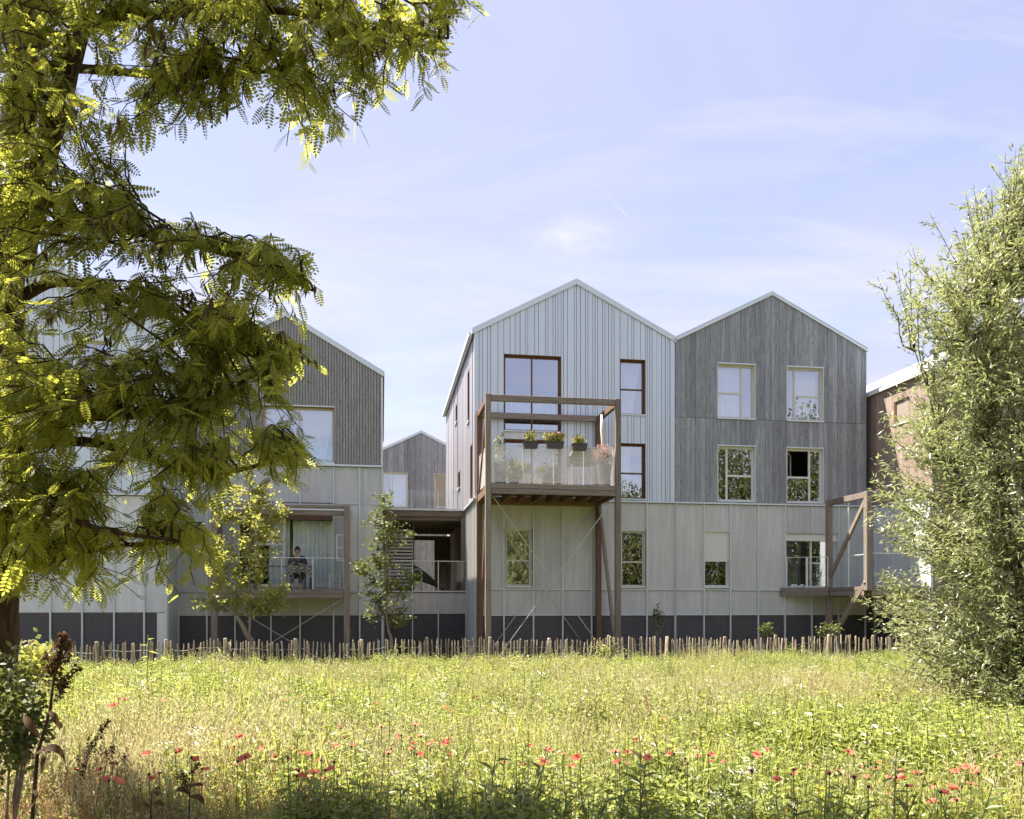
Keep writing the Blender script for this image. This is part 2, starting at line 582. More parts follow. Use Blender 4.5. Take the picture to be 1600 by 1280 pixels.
def np_mesh(name, V, F, mat, tone=None, smooth=False):
    """V (n,3); F list of (m,k) index arrays"""
    me = bpy.data.meshes.new(name)
    V = np.ascontiguousarray(V, dtype=np.float32)
    me.vertices.add(len(V))
    me.vertices.foreach_set('co', V.ravel())
    nl = sum(f.size for f in F)
    npoly = sum(len(f) for f in F)
    me.loops.add(nl)
    me.polygons.add(npoly)
    me.loops.foreach_set('vertex_index', np.concatenate([f.ravel() for f in F]).astype(np.int32))
    tot = np.concatenate([np.full(len(f), f.shape[1]) for f in F])
    st = np.concatenate([[0], np.cumsum(tot)[:-1]]).astype(np.int32)
    me.polygons.foreach_set('loop_start', st)
    if smooth:
        me.polygons.foreach_set('use_smooth', np.ones(npoly, dtype=bool))
    if tone is not None:
        a = me.attributes.new('tone', 'FLOAT', 'POINT')
        a.data.foreach_set('value', np.ascontiguousarray(tone, dtype=np.float32))
    me.update(calc_edges=True)
    me.validate()
    me.materials.append(MATS[mat])
    return me


def link(name, data, parent=None):
    o = bpy.data.objects.new(name, data)
    COL.objects.link(o)
    if parent is not None:
        o.parent = parent
    return o


def tag(o, label=None, cat=None, group=None, kind=None):
    if label:
        o['label'] = label
    if cat:
        o['category'] = cat
    if group:
        o['group'] = group
    if kind:
        o['kind'] = kind
    return o


# the houses' own axes: u along the facades, v away from the meadow, turned 9 degrees
TH = R(9)
CT, ST = math.cos(TH), math.sin(TH)


def W(u, v, z=0.0):
    return Vector((u * CT - v * ST, u * ST + v * CT, z))


ORG = {}


def thing(name, u, v, label, cat, z=0.0, group=None):
    """an Empty at the base of a thing that stands square to the facades; its parts are drawn in u, v, z"""
    o = link(name, None)
    o.location = W(u, v, z)
    o.rotation_euler = (0, 0, TH)
    o.empty_display_size = 0.3
    ORG[o.name] = (u, v, z)
    return tag(o, label, cat, group)


def org(o):
    while o.parent is not None:
        o = o.parent
    return ORG[o.name]


def part(parent, name, mb, mat, smooth=False, bevel=0.0):
    o = link(name, mb.mesh(name, mat, org(parent), smooth), parent)
    if bevel:
        b = o.modifiers.new('bevel', 'BEVEL')
        b.width = bevel
        b.segments = 1
        b.limit_method = 'ANGLE'
    return o


def at(x, y, Y):
    """point seen at photograph position x, y when it stands Y metres in front"""
    return Vector(((x - 800) / 1280 * Y, Y, ZC + (940 - y) / 1280 * Y))


def ground_z(x, y):
    v = -x * ST + y * CT
    t = np.clip((v - 5.0) / 15.0, 0, 1)
    t = t * t * (3 - 2 * t)
    h = 0.52 * (1 - t) + 0.17 * t
    k = np.clip((v - 22.1) / 1.3, 0, 1)
    h = h * (1 - k) + 0.02 * k
    fade = np.clip((22.0 - v) / 3.0, 0, 1)
    h = h + fade * (0.06 * np.sin(x * 0.9 + 1.3) * np.sin(y * 0.7) + 0.04 * np.sin(x * 2.1 + y * 1.3))
    far = np.clip((y - 30) / 20, 0, 1)
    return h * (1 - far)


# ------------------------------------------------------------------ ground
def build_ground():
    xs = np.concatenate([[-900, -300, -120, -60], np.arange(-30, 30.1, 0.5), [60, 120, 300, 900]])
    ys = np.concatenate([[-900, -300, -120, -60, -30], np.arange(-10, 30.1, 0.5), [40, 60, 120, 300, 900]])
    X, Y = np.meshgrid(xs, ys)
    Z = ground_z(X, Y)
    V = np.stack([X, Y, Z], -1).reshape(-1, 3)
    nx = len(xs)
    i, j = np.meshgrid(np.arange(nx - 1), np.arange(len(ys) - 1))
    a = (j * nx + i).ravel()
    F = np.stack([a, a + 1, a + nx + 1, a + nx], -1)
    g = link('ground', np_mesh('ground', V, [F], 'meadow_soil', smooth=True))
    tag(g, 'rough meadow ground sloping gently to the houses', 'ground', kind='structure')


build_ground()


# ------------------------------------------------------------------ houses
def snap(bounds, must):
    out = [b for b in bounds if all(abs(b - m) > 0.07 for m in must)]
    return sorted(set(out) | set(must))


def pieces(z0, z1, cuts):
    segs = [(z0, z1)]
    for c0, c1 in cuts:
        nxt = []
        for a, b in segs:
            if c1 <= a or c0 >= b:
                nxt.append((a, b))
                continue
            if c0 > a + 0.02:
                nxt.append((a, c0))
            if c1 < b - 0.02:
                nxt.append((c1, b))
        segs = nxt
    return segs


def clad(root, name, bounds, z0, top, holes, v, thick, mat, joints=(), gap=0.006, jit=0.0, side=False, flip=1):
    """upright boards or metal strips, each one an object, cut round the openings"""
    rr = random.Random(len(bounds) * 13 + int(v * 10))
    for a, b in zip(bounds[:-1], bounds[1:]):
        mid = (a + b) / 2
        cuts = [(h[2], h[3]) for h in holes if h[0] < mid < h[1]] + [(j - 0.007, j + 0.007) for j in joints]
        zt = max(top(a), top(b))
        pr = rr.uniform(0, jit)
        for p0, p1 in pieces(z0, zt, cuts):
            m = MB()
            za, zb = (top(a), top(b)) if p1 == zt else (p1, p1)
            a2, b2 = a + gap / 2, b - gap / 2
            if side:
                x0, x1 = sorted((v, v + flip * (thick + pr)))
                m.box(x0, x1, a2, b2, p0, p1)
            else:
                m.strip(a2, b2, v - pr, v + thick, p0, za, zb)
            part(root, name, m, mat)


def gable(u0, u1, eave0, eave1, ua, za):
    def f(u):
        if u <= ua:
            return eave0 + (za - eave0) * (u - u0) / (ua - u0)
        return za + (eave1 - za) * (u - ua) / (u1 - ua)
    return f


def shell(root, u0, u1, v0, v1, ua, eave, za, holes, floors, zbase=0.0, mat='interior', inset=0.036):
    """hollow body behind the cladding: front with real openings, sides, back, floors"""
    m = MB()
    us = sorted({u0 + 0.02, u1 - 0.02} | {h[0] for h in holes} | {h[1] for h in holes})
    zs = sorted({zbase, eave} | {h[2] for h in holes} | {h[3] for h in holes})
    f0, f1 = v0 + inset, v0 + 0.24
    for a, b in zip(us[:-1], us[1:]):
        run = None
        for c, d in zip(zs[:-1], zs[1:]):
            mu, mz = (a + b) / 2, (c + d) / 2
            inside = any(h[0] < mu < h[1] and h[2] < mz < h[3] for h in holes)
            if not inside:
                run = (run[0] if run else c, d)
            if inside and run:
                m.box(a, b, f0, f1, *run)
                run = None
        if run:
            m.box(a, b, f0, f1, *run)
    m.prism([(u0 + 0.02, f0, eave), (u1 - 0.02, f0, eave), (ua, f0, za - 0.03)], (0, f1 - f0, 0))
    part(root, 'inner_wall', m, 'dark_core' if mat == 'dark_core' else mat)
    m = MB().box(u0 + 0.02, u0 + 0.2, f1 + 0.002, v1 - 0.2, zbase, eave - 0.01)
    m.box(u1 - 0.2, u1 - 0.02, f1 + 0.002, v1 - 0.2, zbase, eave - 0.01)
    m.box(u0 + 0.02, u1 - 0.02, v1 - 0.198, v1, zbase, eave - 0.01)
    m.prism([(u0 + 0.02, v1 - 0.2, eave), (u1 - 0.02, v1 - 0.2, eave), (ua, v1 - 0.2, za - 0.03)], (0, 0.2, 0))
    part(root, 'side_wall', m, mat)
    for z in floors:
        part(root, 'floor_slab', MB().box(u0 + 0.21, u1 - 0.21, f1 + 0.01, v1 - 0.21, z - 0.25, z), mat)
    part(root, 'partition', MB().box(u0 + 0.21, u1 - 0.21, v0 + 4.6, v0 + 4.7, zbase, eave - 0.3), mat)


def roof(root, u0, u1, v0, v1, ua, e0, e1, za, over=0.05, th=0.13, trim='trim_metal', trim_h=0.15):
    m = MB()
    v0o, v1o = v0 - over, v1 + 0.1
    m.prism([(u0 - 0.07, v0o + 0.03, e0 - 0.02), (ua, v0o + 0.03, za), (ua, v0o + 0.03, za + th), (u0 - 0.07, v0o + 0.03, e0 + th)], (0, v1o - v0o, 0))
    m.prism([(ua + 0.001, v0o + 0.03, za), (u1 + 0.07, v0o + 0.03, e1 - 0.02), (u1 + 0.07, v0o + 0.03, e1 + th), (ua + 0.001, v0o + 0.03, za + th)], (0, v1o - v0o, 0))
    r = part(root, 'roof', m, 'roof_metal')
    for s in (0, 1):
        a, ea = ((u0 - 0.05, e0), (u1 + 0.05, e1))[s]
        m = MB().prism([(a, v0o - 0.012, ea - trim_h * 0.3), (ua, v0o - 0.012, za - trim_h * 0.3), (ua, v0o - 0.012, za + trim_h), (a, v0o - 0.012, ea + trim_h)], (0, 0.04, 0))
        part(r, 'verge_trim', m, trim)
    return r


def split(spec, u0, u1, z0, z1, fw, bars, panes):
    if spec is None or spec == 'open':
        if spec is None:
            panes.append((u0, u1, z0, z1))
        return
    d, k, A, B = spec
    if d == 'v':
        c = u0 + (u1 - u0) * k
        bars.append((c - fw / 2, c + fw / 2, z0, z1))
        split(A, u0, c - fw / 2, z0, z1, fw, bars, panes)
        split(B, c + fw / 2, u1, z0, z1, fw, bars, panes)
    else:
        c = z0 + (z1 - z0) * k
        bars.append((u0, u1, c - fw / 2, c + fw / 2))
        split(A, u0, u1, z0, c - fw / 2, fw, bars, panes)
        split(B, u0, u1, c + fw / 2, z1, fw, bars, panes)


def window(root, h, v, spec, fmat, rmat, depth=0.13, fw=0.06, glass='window_glass', sill='trim_metal', proud=0.012, label=None, top_cap=None):
    u0, u1, z0, z1 = h
    rv = 0.018
    fu0, fu1, fz0, fz1 = u0 + rv, u1 - rv, z0 + rv, z1 - rv
    f0, f1 = v + depth, v + depth + 0.06
    m = MB().box(fu0, fu0 + fw, f0, f1, fz0, fz1).box(fu1 - fw, fu1, f0, f1, fz0, fz1)
    m.box(fu0 + fw, fu1 - fw, f0, f1, fz0, fz0 + fw).box(fu0 + fw, fu1 - fw, f0, f1, fz1 - fw, fz1)
    bars, panes = [], []
    split(spec, fu0 + fw, fu1 - fw, fz0 + fw, fz1 - fw, fw, bars, panes)
    for b in bars:
        m.box(b[0], b[1], f0 + 0.004, f1 - 0.004, b[2], b[3])
    w = part(root, 'window', m, fmat)
    if label:
        w['label'] = label
    for p in panes:
        part(w, 'pane', MB().box(p[0] - 0.004, p[1] + 0.004, f0 + 0.026, f0 + 0.034, p[2] - 0.004, p[3] + 0.004), glass)
    m = MB().box(u0 - 0.004, u0 + rv - 0.001, v - proud, f1 + 0.04, z0, z1).box(u1 - rv + 0.001, u1 + 0.004, v - proud, f1 + 0.04, z0, z1)
    m.box(u0 + rv, u1 - rv, v - proud, f1 + 0.04, z1 - rv + 0.001, z1 + 0.004)
    m.box(u0 + rv, u1 - rv, v - proud, f1 + 0.04, z0 - 0.004, z0 + rv - 0.001)
    part(w, 'reveal', m, rmat)
    if sill:
        part(w, 'sill', MB().box(u0 - 0.01, u1 + 0.01, v - 0.055, v - proud - 0.002, z0 - 0.03, z0 + 0.012), sill)
    if top_cap:
        part(w, 'top_flashing', MB().box(u0 - 0.01, u1 + 0.01, v - 0.045, v - proud - 0.002, z1 - 0.006, z1 + 0.03), top_cap)
    return w


def curtain(u0, u1, v, z0, z1, label, n=9, amp=0.035, gather=0.0, mat='curtain_cloth'):
    o = thing('curtain', (u0 + u1) / 2, v, label, 'curtain', z0)
    m = MB()
    N = n * 6
    rr = random.Random(int(u0 * 100) + int(z0 * 10))
    ph = rr.uniform(0, 6)
    rows = 5
    for r in range(rows + 1):
        k = r / rows
        z = z0 + (z1 - z0) * k
        squeeze = 1 - gather * (1 - k) * 0.8
        for i in range(N + 1):
            s = i / N
            u = u0 + (u1 - u0) * s * squeeze
            m.v.append((u, v + amp * math.sin(s * n * 2 * math.pi + ph + 0.6 * math.sin(s * 9)) * (0.6 + 0.4 * (1 - k)), z))
    for r in range(rows):
        for i in range(N):
            a = r * (N + 1) + i
            m.f.append((a, a + 1, a + N + 2, a + N + 1))
    part(o, 'cloth', m, mat, smooth=True)
    return o


def plinth(root, v, seams, rows, holes, pmat='cement_panel', fin=True, dark_top=1.65, fin_from=0.0, fin_to=5.47, skip_dark=()):
    """1 m cladding modules: cement panels over dark parking screens, upright fins on every joint"""
    for a, b in zip(seams[:-1], seams[1:]):
        for z0, z1 in rows:
            mid = (a + b) / 2
            cuts = [(h[2], h[3]) for h in holes if h[0] < mid < h[1]]
            for p0, p1 in pieces(z0, z1, cuts):
                part(root, 'panel', MB().box(a + 0.014, b - 0.014, v, v + 0.03, p0, p1), pmat)
        if dark_top and not any(s0 <= a < s1 for s0, s1 in skip_dark):
            part(root, 'dark_screen', MB().box(a + 0.02, b - 0.02, v + 0.012, v + 0.03, 0.05, dark_top - 0.03), 'dark_screen')
    if fin:
        for s in seams:
            for p0, p1 in pieces(fin_from, fin_to, [(h[2], h[3]) for h in holes if h[0] + 0.05 < s < h[1] - 0.05]):
                part(root, 'fin', MB().box(s - 0.022, s + 0.022, v - 0.05, v + 0.032, p0, p1), 'fin_metal')
    for z0, z1 in rows[:-1]:
        pass


def rail(root, u0, u1, v, z, h=0.03, d=0.045, mat='fin_metal', name='joint_rail'):
    part(root, name, MB().box(u0, u1, v - d, v + 0.031, z - h / 2, z + h / 2), mat)


V0 = 27.0


def metal_bounds(a, b, seed):
    rr = random.Random(seed)
    out, x = [a], a
    while x < b - 0.1:
        x += rr.choice((0.085, 0.085, 0.11, 0.13, 0.17, 0.17, 0.24))
        out.append(min(x, b))
    out[-1] = b
    return out


def board_bounds(a, b, seed, w=0.185):
    n = round((b - a) / w)
    return [a + (b - a) * i / n for i in range(n + 1)]


# ---- the metal-clad middle house
def middle_house():
    h = thing('metal_clad_house', 6.5, V0, 'tall gabled house clad in pale blue-grey ribbed metal behind the wooden balcony', 'house')
    u0, u1, ua, e, za = 3.0, 9.95, 6.48, 11.0, 12.85
    up = [(4.0, 5.95, 7.8, 10.35), (4.0, 5.95, 5.56, 7.5), (8.0, 8.9, 8.48, 10.37), (8.0, 8.9, 5.6, 7.5)]
    lo = [(4.05, 4.93, 2.6, 4.55), (8.03, 8.88, 2.6, 4.52)]
    top = gable(u0, u1, e, e + 0.05, ua, za)
    b = snap(metal_bounds(u0, u1, 5), [u0, u1, ua, 4.0, 5.95, 8.0, 8.9])
    clad(h, 'metal_strip', b, 5.54, top, up + [(4.0, 5.95, 7.49, 7.81)], V0, 0.03, 'pale_metal', gap=0.016, jit=0.03)
    part(h, 'spandrel_panel', MB().box(4.0, 5.95, V0 + 0.0, V0 + 0.03, 7.53, 7.77), 'pale_panel')
    shell(h, u0 + 0.06, u1, V0, 39.4, ua, e, za, up + lo + [(3.4, 9.7, 0.0, 1.6)], (2.5, 5.5, 8.4))
    roof(h, u0, u1, V0, 39.4, ua, e, e + 0.05, za)
    # gutter along the left eave
    part(h, 'gutter', MB().box(u0 - 0.15, u0 - 0.02, V0 + 0.3, 39.4, e - 0.02, e + 0.12), 'trim_metal')
    window(h, up[0], V0, ('v', 0.5, ('h', 0.5, None, None) if False else None, None), 'brown_frame', 'brown_frame', glass='window_glass', fw=0.055, depth=0.15, label='large brown-framed window with two tall panes')
    window(h, up[1], V0, ('v', 0.5, None, None), 'brown_frame', 'brown_frame', fw=0.055, depth=0.15, sill=None)
    window(h, up[2], V0, ('h', 0.47, None, None), 'brown_frame', 'brown_frame', fw=0.055, depth=0.15)
    window(h, up[3], V0, ('h', 0.47, None, None), 'brown_frame', 'brown_frame', fw=0.055, depth=0.15)
    window(h, lo[0], V0, ('h', 0.44, None, None), 'cream_frame', 'cream_frame', fw=0.05, depth=0.06)
    window(h, lo[1], V0, ('h', 0.44, None, None), 'cream_frame', 'cream_frame', fw=0.05, depth=0.06)
    seams = [3.1, 4.0, 5.0, 6.0, 7.0, 7.97, 8.95, 9.95]
    plinth(h, V0, seams, [(1.65, 2.48), (2.515, 5.46)], lo)
    rail(h, 3.1, 9.95, V0, 2.5)
    rail(h, 3.1, 9.95, V0, 1.64, 0.03, 0.03)
    part(h, 'ledge', MB().box(2.95, 9.95, V0 - 0.08, V0 + 0.033, 5.48, 5.53), 'trim_metal')
    # left side wall, seen at a slant
    slits = [(28.6, 29.3, 8.45, 10.3), (33.3, 34.2, 9.45, 10.25), (27.75, 28.4, 5.6, 7.5), (32.2, 33.0, 6.6, 7.3)]
    must = [27.04, 39.4] + [x for s in slits for x in s[:2]]
    sb = snap(board_bounds(27.04, 39.4, 3, 0.31), must)
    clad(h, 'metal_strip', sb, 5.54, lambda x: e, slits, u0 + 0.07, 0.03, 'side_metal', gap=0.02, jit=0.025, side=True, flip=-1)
    for s in slits:
        w = part(h, 'window', MB().box(u0 + 0.072, u0 + 0.078, s[0], s[1], s[2], s[3]), 'window_glass')
        m = MB().box(u0 + 0.02, u0 + 0.07, s[0], s[0] + 0.05, s[2], s[3]).box(u0 + 0.02, u0 + 0.07, s[1] - 0.05, s[1], s[2], s[3])
        m.box(u0 + 0.02, u0 + 0.07, s[0] + 0.05, s[1] - 0.05, s[3] - 0.05, s[3])
        part(w, 'frame', m, 'brown_frame')
        part(w, 'sill', MB().box(u0 - 0.03, u0 + 0.06, s[0] - 0.02, s[1] + 0.02, s[2] - 0.03, s[2] + 0.01), 'white_paint')
    lb = board_bounds(27.04, 30.4, 3, 0.42)
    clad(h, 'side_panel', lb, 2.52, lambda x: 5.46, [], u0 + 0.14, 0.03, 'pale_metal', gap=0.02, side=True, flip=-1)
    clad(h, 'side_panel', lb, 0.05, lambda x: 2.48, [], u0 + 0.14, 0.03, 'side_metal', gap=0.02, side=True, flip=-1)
    for v in lb:
        part(h, 'fin', MB().box(u0 + 0.05, u0 + 0.112, v - 0.02, v + 0.02, 0.0, 5.46), 'trim_metal')
    part(h, 'ledge', MB().box(u0 - 0.02, u0 + 0.14, 27.04, 30.4, 5.48, 5.53), 'trim_metal')
    part(h, 'side_wall', MB().box(u0 + 0.145, u0 + 0.2, 27.3, 38, 0.0, 5.5), 'dark_core')
    return h


middle_house()
curtain(8.05, 8.85, V0 + 0.42, 8.5, 10.3, 'white curtain tied aside behind the narrow top-floor window of the metal house', 6, gather=0.45)
curtain(8.05, 8.5, V0 + 0.42, 5.65, 7.45, 'white curtain in the narrow window beside the wooden balcony', 4, gather=0.3)
curtain(4.1, 5.85, V0 + 0.5, 7.85, 9.0, 'low white cafe curtain in the large two-pane window', 9)


# ---- the grey timber house on the right
def timber_house():
    h = thing('timber_clad_house', 13.5, V0, 'gabled house clad in upright weathered grey boards joined to the metal house', 'house')
    u0, u1, ua, e, za = 9.97, 17.1, 13.52, 11.06, 12.87
    up = [(11.5, 12.9, 8.48, 10.38), (14.07, 15.47, 8.48, 10.38), (11.5, 12.9, 5.58, 7.52), (14.05, 15.42, 5.58, 7.52)]
    lo = [(11.02, 11.93, 2.6, 4.54), (14.03, 16.0, 2.56, 4.5)]
    top = gable(u0, u1, e, e, ua, za)
    b = snap(board_bounds(u0, u1, 1), [u0, u1, ua, 11.5, 12.9, 14.05, 14.07, 15.42, 15.47])
    b = [x for x in b if x not in (14.05, 15.42)]
    upc = [(11.5, 12.9, 8.48, 10.38), (14.07, 15.47, 8.48, 10.38), (11.5, 12.9, 5.58, 7.52), (14.07, 15.47, 5.58, 7.52)]
    clad(h, 'board', b, 5.54, top, upc, V0, 0.03, 'grey_wood', joints=(8.46,), gap=0.007, jit=0.012)
    shell(h, u0, u1, V0, 39, ua, e, za, upc + lo + [(10.2, 16.9, 0.0, 1.6)], (2.5, 5.5, 8.4))
    roof(h, u0, u1, V0, 39, ua, e, e, za, trim_h=0.07)
    Lw = ('v', 0.69, ('h', 0.47, None, None), None)
    window(h, upc[0], V0, Lw, 'cream_frame', 'white_frame', fw=0.07, depth=0.12, top_cap='trim_metal')
    window(h, upc[1], V0, ('v', 0.22, None, ('h', 0.47, None, None)), 'cream_frame', 'white_frame', fw=0.07, depth=0.12, top_cap='trim_metal')
    window(h, upc[2], V0, ('v', 0.25, None, ('h', 0.47, None, None)), 'white_frame', 'white_frame', fw=0.07, depth=0.12, sill=None, top_cap='trim_metal')
    w = window(h, upc[3], V0, ('v', 0.69, ('h', 0.47, None, 'open'), None), 'white_frame', 'white_frame', fw=0.07, depth=0.12, sill=None, top_cap='trim_metal', label='white window with its upper left sash swung open inwards')
    a = Vector((14.17, V0 + 0.19, 0))
    d = Vector((math.cos(R(52)), math.sin(R(52)), 0))
    ms = MB()
    for (s0, s1, z0, z1) in ((0, 0.06, 6.53, 7.42), (0.72, 0.78, 6.53, 7.42), (0.06, 0.72, 6.53, 6.59), (0.06, 0.72, 7.36, 7.42)):
        ms.bar(a + d * s0 + Vector((0, 0, (z0 + z1) / 2)), a + d * s1 + Vector((0, 0, (z0 + z1) / 2)), 0.04, z1 - z0)
    part(w, 'open_sash', ms, 'white_frame')
    w = window(h, lo[0], V0, ('h', 0.5, None, None), 'white_frame', 'white_frame', fw=0.05, depth=0.1)
    sh = MB()
    for i in range(22):
        z = 3.53 + i * 0.045
        sh.box(11.04, 11.91, V0 + 0.05, V0 + 0.075, z + 0.003, z + 0.044)
    sh.box(11.04, 11.91, V0 + 0.045, V0 + 0.08, 3.49, 3.53)
    s = part(w, 'roller_shutter', sh, 'white_paint')
    s['label'] = 'white roller shutter pulled half way down'
    w = window(h, lo[1], V0, ('v', 0.52, None, ('v', 0.85, None, None)), 'white_frame', 'white_frame', fw=0.07, depth=0.1, sill=None)
    part(w, 'shutter_box', MB().box(14.06, 15.98, V0 + 0.02, V0 + 0.095, 4.24, 4.47), 'white_paint')
    seams = [9.97, 11.0, 11.97, 13.0, 14.0, 15.02, 16.04, 17.08]
    plinth(h, V0, seams, [(1.65, 2.48), (2.515, 5.46)], [(11.02, 11.93, 2.6, 4.54), (14.03, 16.03, 2.5, 4.52)])
    rail(h, 9.97, 14.0, V0, 2.5)
    rail(h, 9.97, 17.08, V0, 1.64, 0.03, 0.03)
    part(h, 'ledge', MB().box(9.952, 17.12, V0 - 0.08, V0 + 0.033, 5.48, 5.53), 'trim_metal')
    part(h, 'corner_board', MB().box(17.08, 17.13, V0 - 0.005, V0 + 0.06, 5.54, 11.0), 'grey_wood')
    part(h, 'side_wall', MB().box(17.101, 17.13, V0 + 0.065, 39, 0, 11.0), 'grey_wood')
    return h


timber_house()
curtain(11.56, 12.6, V0 + 0.42, 8.5, 10.3, 'sheer curtain behind the upper left window of the grey timber house', 8)
curtain(14.5, 15.42, V0 + 0.42, 8.5, 10.3, 'sheer curtain behind the upper right window of the grey timber house', 7)
curtain(14.13, 14.6, V0 + 0.9, 5.6, 7.4, 'beige curtain behind the open sash of the timber house', 5, mat='canvas')


# ---- the batten-clad house on the left
def batten_house():
    h = thing('batten_clad_house', -3.0, V0, 'gabled house clad in narrow upright grey battens half hidden by the locust tree', 'house')
    u0, u1, ua, e, za = -6.3, 0.0, -3.05, 9.45, 11.25
    wn_ = (-3.75, -1.53, 6.55, 8.36)
    bal = (-4.6, -1.55, 2.55, 4.98)
    top = gable(u0, u1, e, e, ua, za)
    m = MB()
    x = u0
    while x < u1 - 0.03:
        a, b = x + 0.010, min(x + 0.076, u1)
        cuts = [(wn_[2], wn_[3])] if wn_[0] - 0.02 < (a + b) / 2 < wn_[1] + 0.02 else []
        zt = max(top(a), top(b))
        for p0, p1 in pieces(6.54, zt, cuts):
            za_, zb_ = (top(a), top(b)) if p1 == zt else (p1, p1)
            m.strip(a, b, V0 - 0.024, V0 + 0.02, p0, za_, zb_)
        x += 0.09
    o = part(h, 'batten_cladding', m, 'batten_wood')
    o['kind'] = 'stuff'
    shell(h, u0, u1, V0, 38, ua, e, za, [wn_, bal], (2.5, 6.5), inset=0.03)
    part(h, 'back_board', MB().box(u0 + 0.02, wn_[0], V0 + 0.021, V0 + 0.029, 6.54, e).box(wn_[1], u1 - 0.02, V0 + 0.021, V0 + 0.029, 6.54, e).box(wn_[0], wn_[1], V0 + 0.021, V0 + 0.029, 8.37, e)
         .prism([(u0 + 0.02, V0 + 0.021, e), (u1 - 0.02, V0 + 0.021, e), (ua, V0 + 0.021, za - 0.03)], (0, 0.008, 0)), 'batten_wood')
    roof(h, u0, u1, V0, 38, ua, e, e, za, trim_h=0.14)
    w = window(h, wn_, V0, ('v', 0.5, None, None), 'cream_frame', 'tan_reveal', fw=0.06, depth=0.16, top_cap='trim_metal')
    part(w, 'glass_balustrade', MB().box(wn_[0] + 0.02, wn_[1] - 0.02, V0 + 0.02, V0 + 0.03, 6.6, 7.45), 'clear_glass')
    part(w, 'window_ledge', MB().box(wn_[0], wn_[1], V0 - 0.05, V0 + 0.02, 6.555, 6.585), 'trim_metal')
    w = window(h, bal, V0, ('v', 0.18, None, ('v', 0.36, ('h', 0.58, None, None), None)), 'white_frame', 'tan_reveal', fw=0.09, depth=0.14, sill=None, glass='door_glass')
    part(w, 'lintel_blind', MB().box(bal[0] + 0.03, bal[1] - 0.03, V0 + 0.03, V0 + 0.1, 4.72, 4.95), 'red_wood')
    seams = [-6.3, -5.45, -4.6, -3.5, -2.6, -1.55, -0.72, 0.0]
    plinth(h, V0, seams, [(1.68, 2.38), (2.43, 5.24), (5.28, 6.44)], [bal], dark_top=1.68, fin_to=6.44)
    rail(h, -6.3, 0.0, V0, 2.405)
    rail(h, -6.3, -4.7, V0, 5.26, 0.03, 0.02)
    rail(h, -1.5, 0.0, V0, 5.26, 0.03, 0.02)
    rail(h, -6.3, 0.0, V0, 1.665, 0.02, 0.03)
    part(h, 'ledge', MB().box(-6.32, 0.02, V0 - 0.09, V0 + 0.033, 6.46, 6.52), 'trim_metal')
    part(h, 'corner_trim', MB().box(-0.03, 0.02, V0 - 0.035, V0 + 0.06, 6.54, 9.4), 'trim_metal')
    part(h, 'corner_trim', MB().box(0.0, 0.03, V0 - 0.03, V0 + 3.4, 0.0, 6.45), 'cement_panel')
    return h


batten_house()
curtain(-2.55, -1.6, V0 + 0.5, 6.6, 8.28, 'white curtain drawn to the side in the batten house window', 6, gather=0.35)
curtain(-3.7, -3.1, V0 + 0.5, 6.6, 8.28, 'white curtain at the tree side of the batten house window', 5, gather=0.3)
curtain(-2.85, -1.62, V0 + 0.29, 2.6, 4.72, 'long pale blue-white curtain behind the glass door of the box balcony', 9)
curtain(-3.6, -2.95, V0 + 0.29, 2.6, 4.72, 'narrow pale curtain behind the seated person on the box balcony', 4)


# ---- the far-left metal house, closer to the meadow
def left_house():
    V = 25.75
    h = thing('pale_metal_house', -9.8, V, 'pale metal house at the photo\'s left edge seen through the locust leaves', 'house')
    u0, u1, ua, e, za = -13.6, -6.34, -9.95, 10.3, 12.1
    up = [(-11.4, -9.5, 5.6, 7.5), (-8.9, -7.9, 8.3, 9.8)]
    top = gable(u0, u1, e, e, ua, za)
    b = snap(board_bounds(u0, u1, 2, 0.42), [u0, u1, ua, -11.4, -9.5, -8.9, -7.9])
    clad(h, 'metal_strip', b, 5.32, top, up, V, 0.03, 'pale_metal', gap=0.014, jit=0.01)
    shell(h, u0, u1, V, 37, ua, e, za, up, (2.5, 5.3, 8.2))
    roof(h, u0, u1, V, 37, ua, e, e, za)
    for q in up:
        window(h, q, V, ('v', 0.5, None, None), 'cream_frame', 'white_frame')
    seams = [-13.57, -12.57, -11.57, -10.57, -9.57, -8.7, -7.82, -6.98, -6.36]
    plinth(h, V, seams, [(1.78, 5.22)], [], pmat='pale_panel', dark_top=1.78, fin_to=5.22)
    part(h, 'ledge', MB().box(u0, u1 + 0.02, V - 0.08, V + 0.033, 5.25, 5.3), 'trim_metal')
    part(h, 'corner_column', MB().box(-6.62, -6.34, V - 0.02, V - 0.002, 0.0, 1.76), 'trim_metal')
    part(h, 'side_panel', MB().box(-6.338, -6.31, V + 0.01, V0 - 0.06, 0.0, 5.24), 'fin_metal')
    part(h, 'side_panel', MB().box(-6.338, -6.31, V + 0.01, 36.9, 5.32, e - 0.05), 'pale_metal')
    return h


left_house()


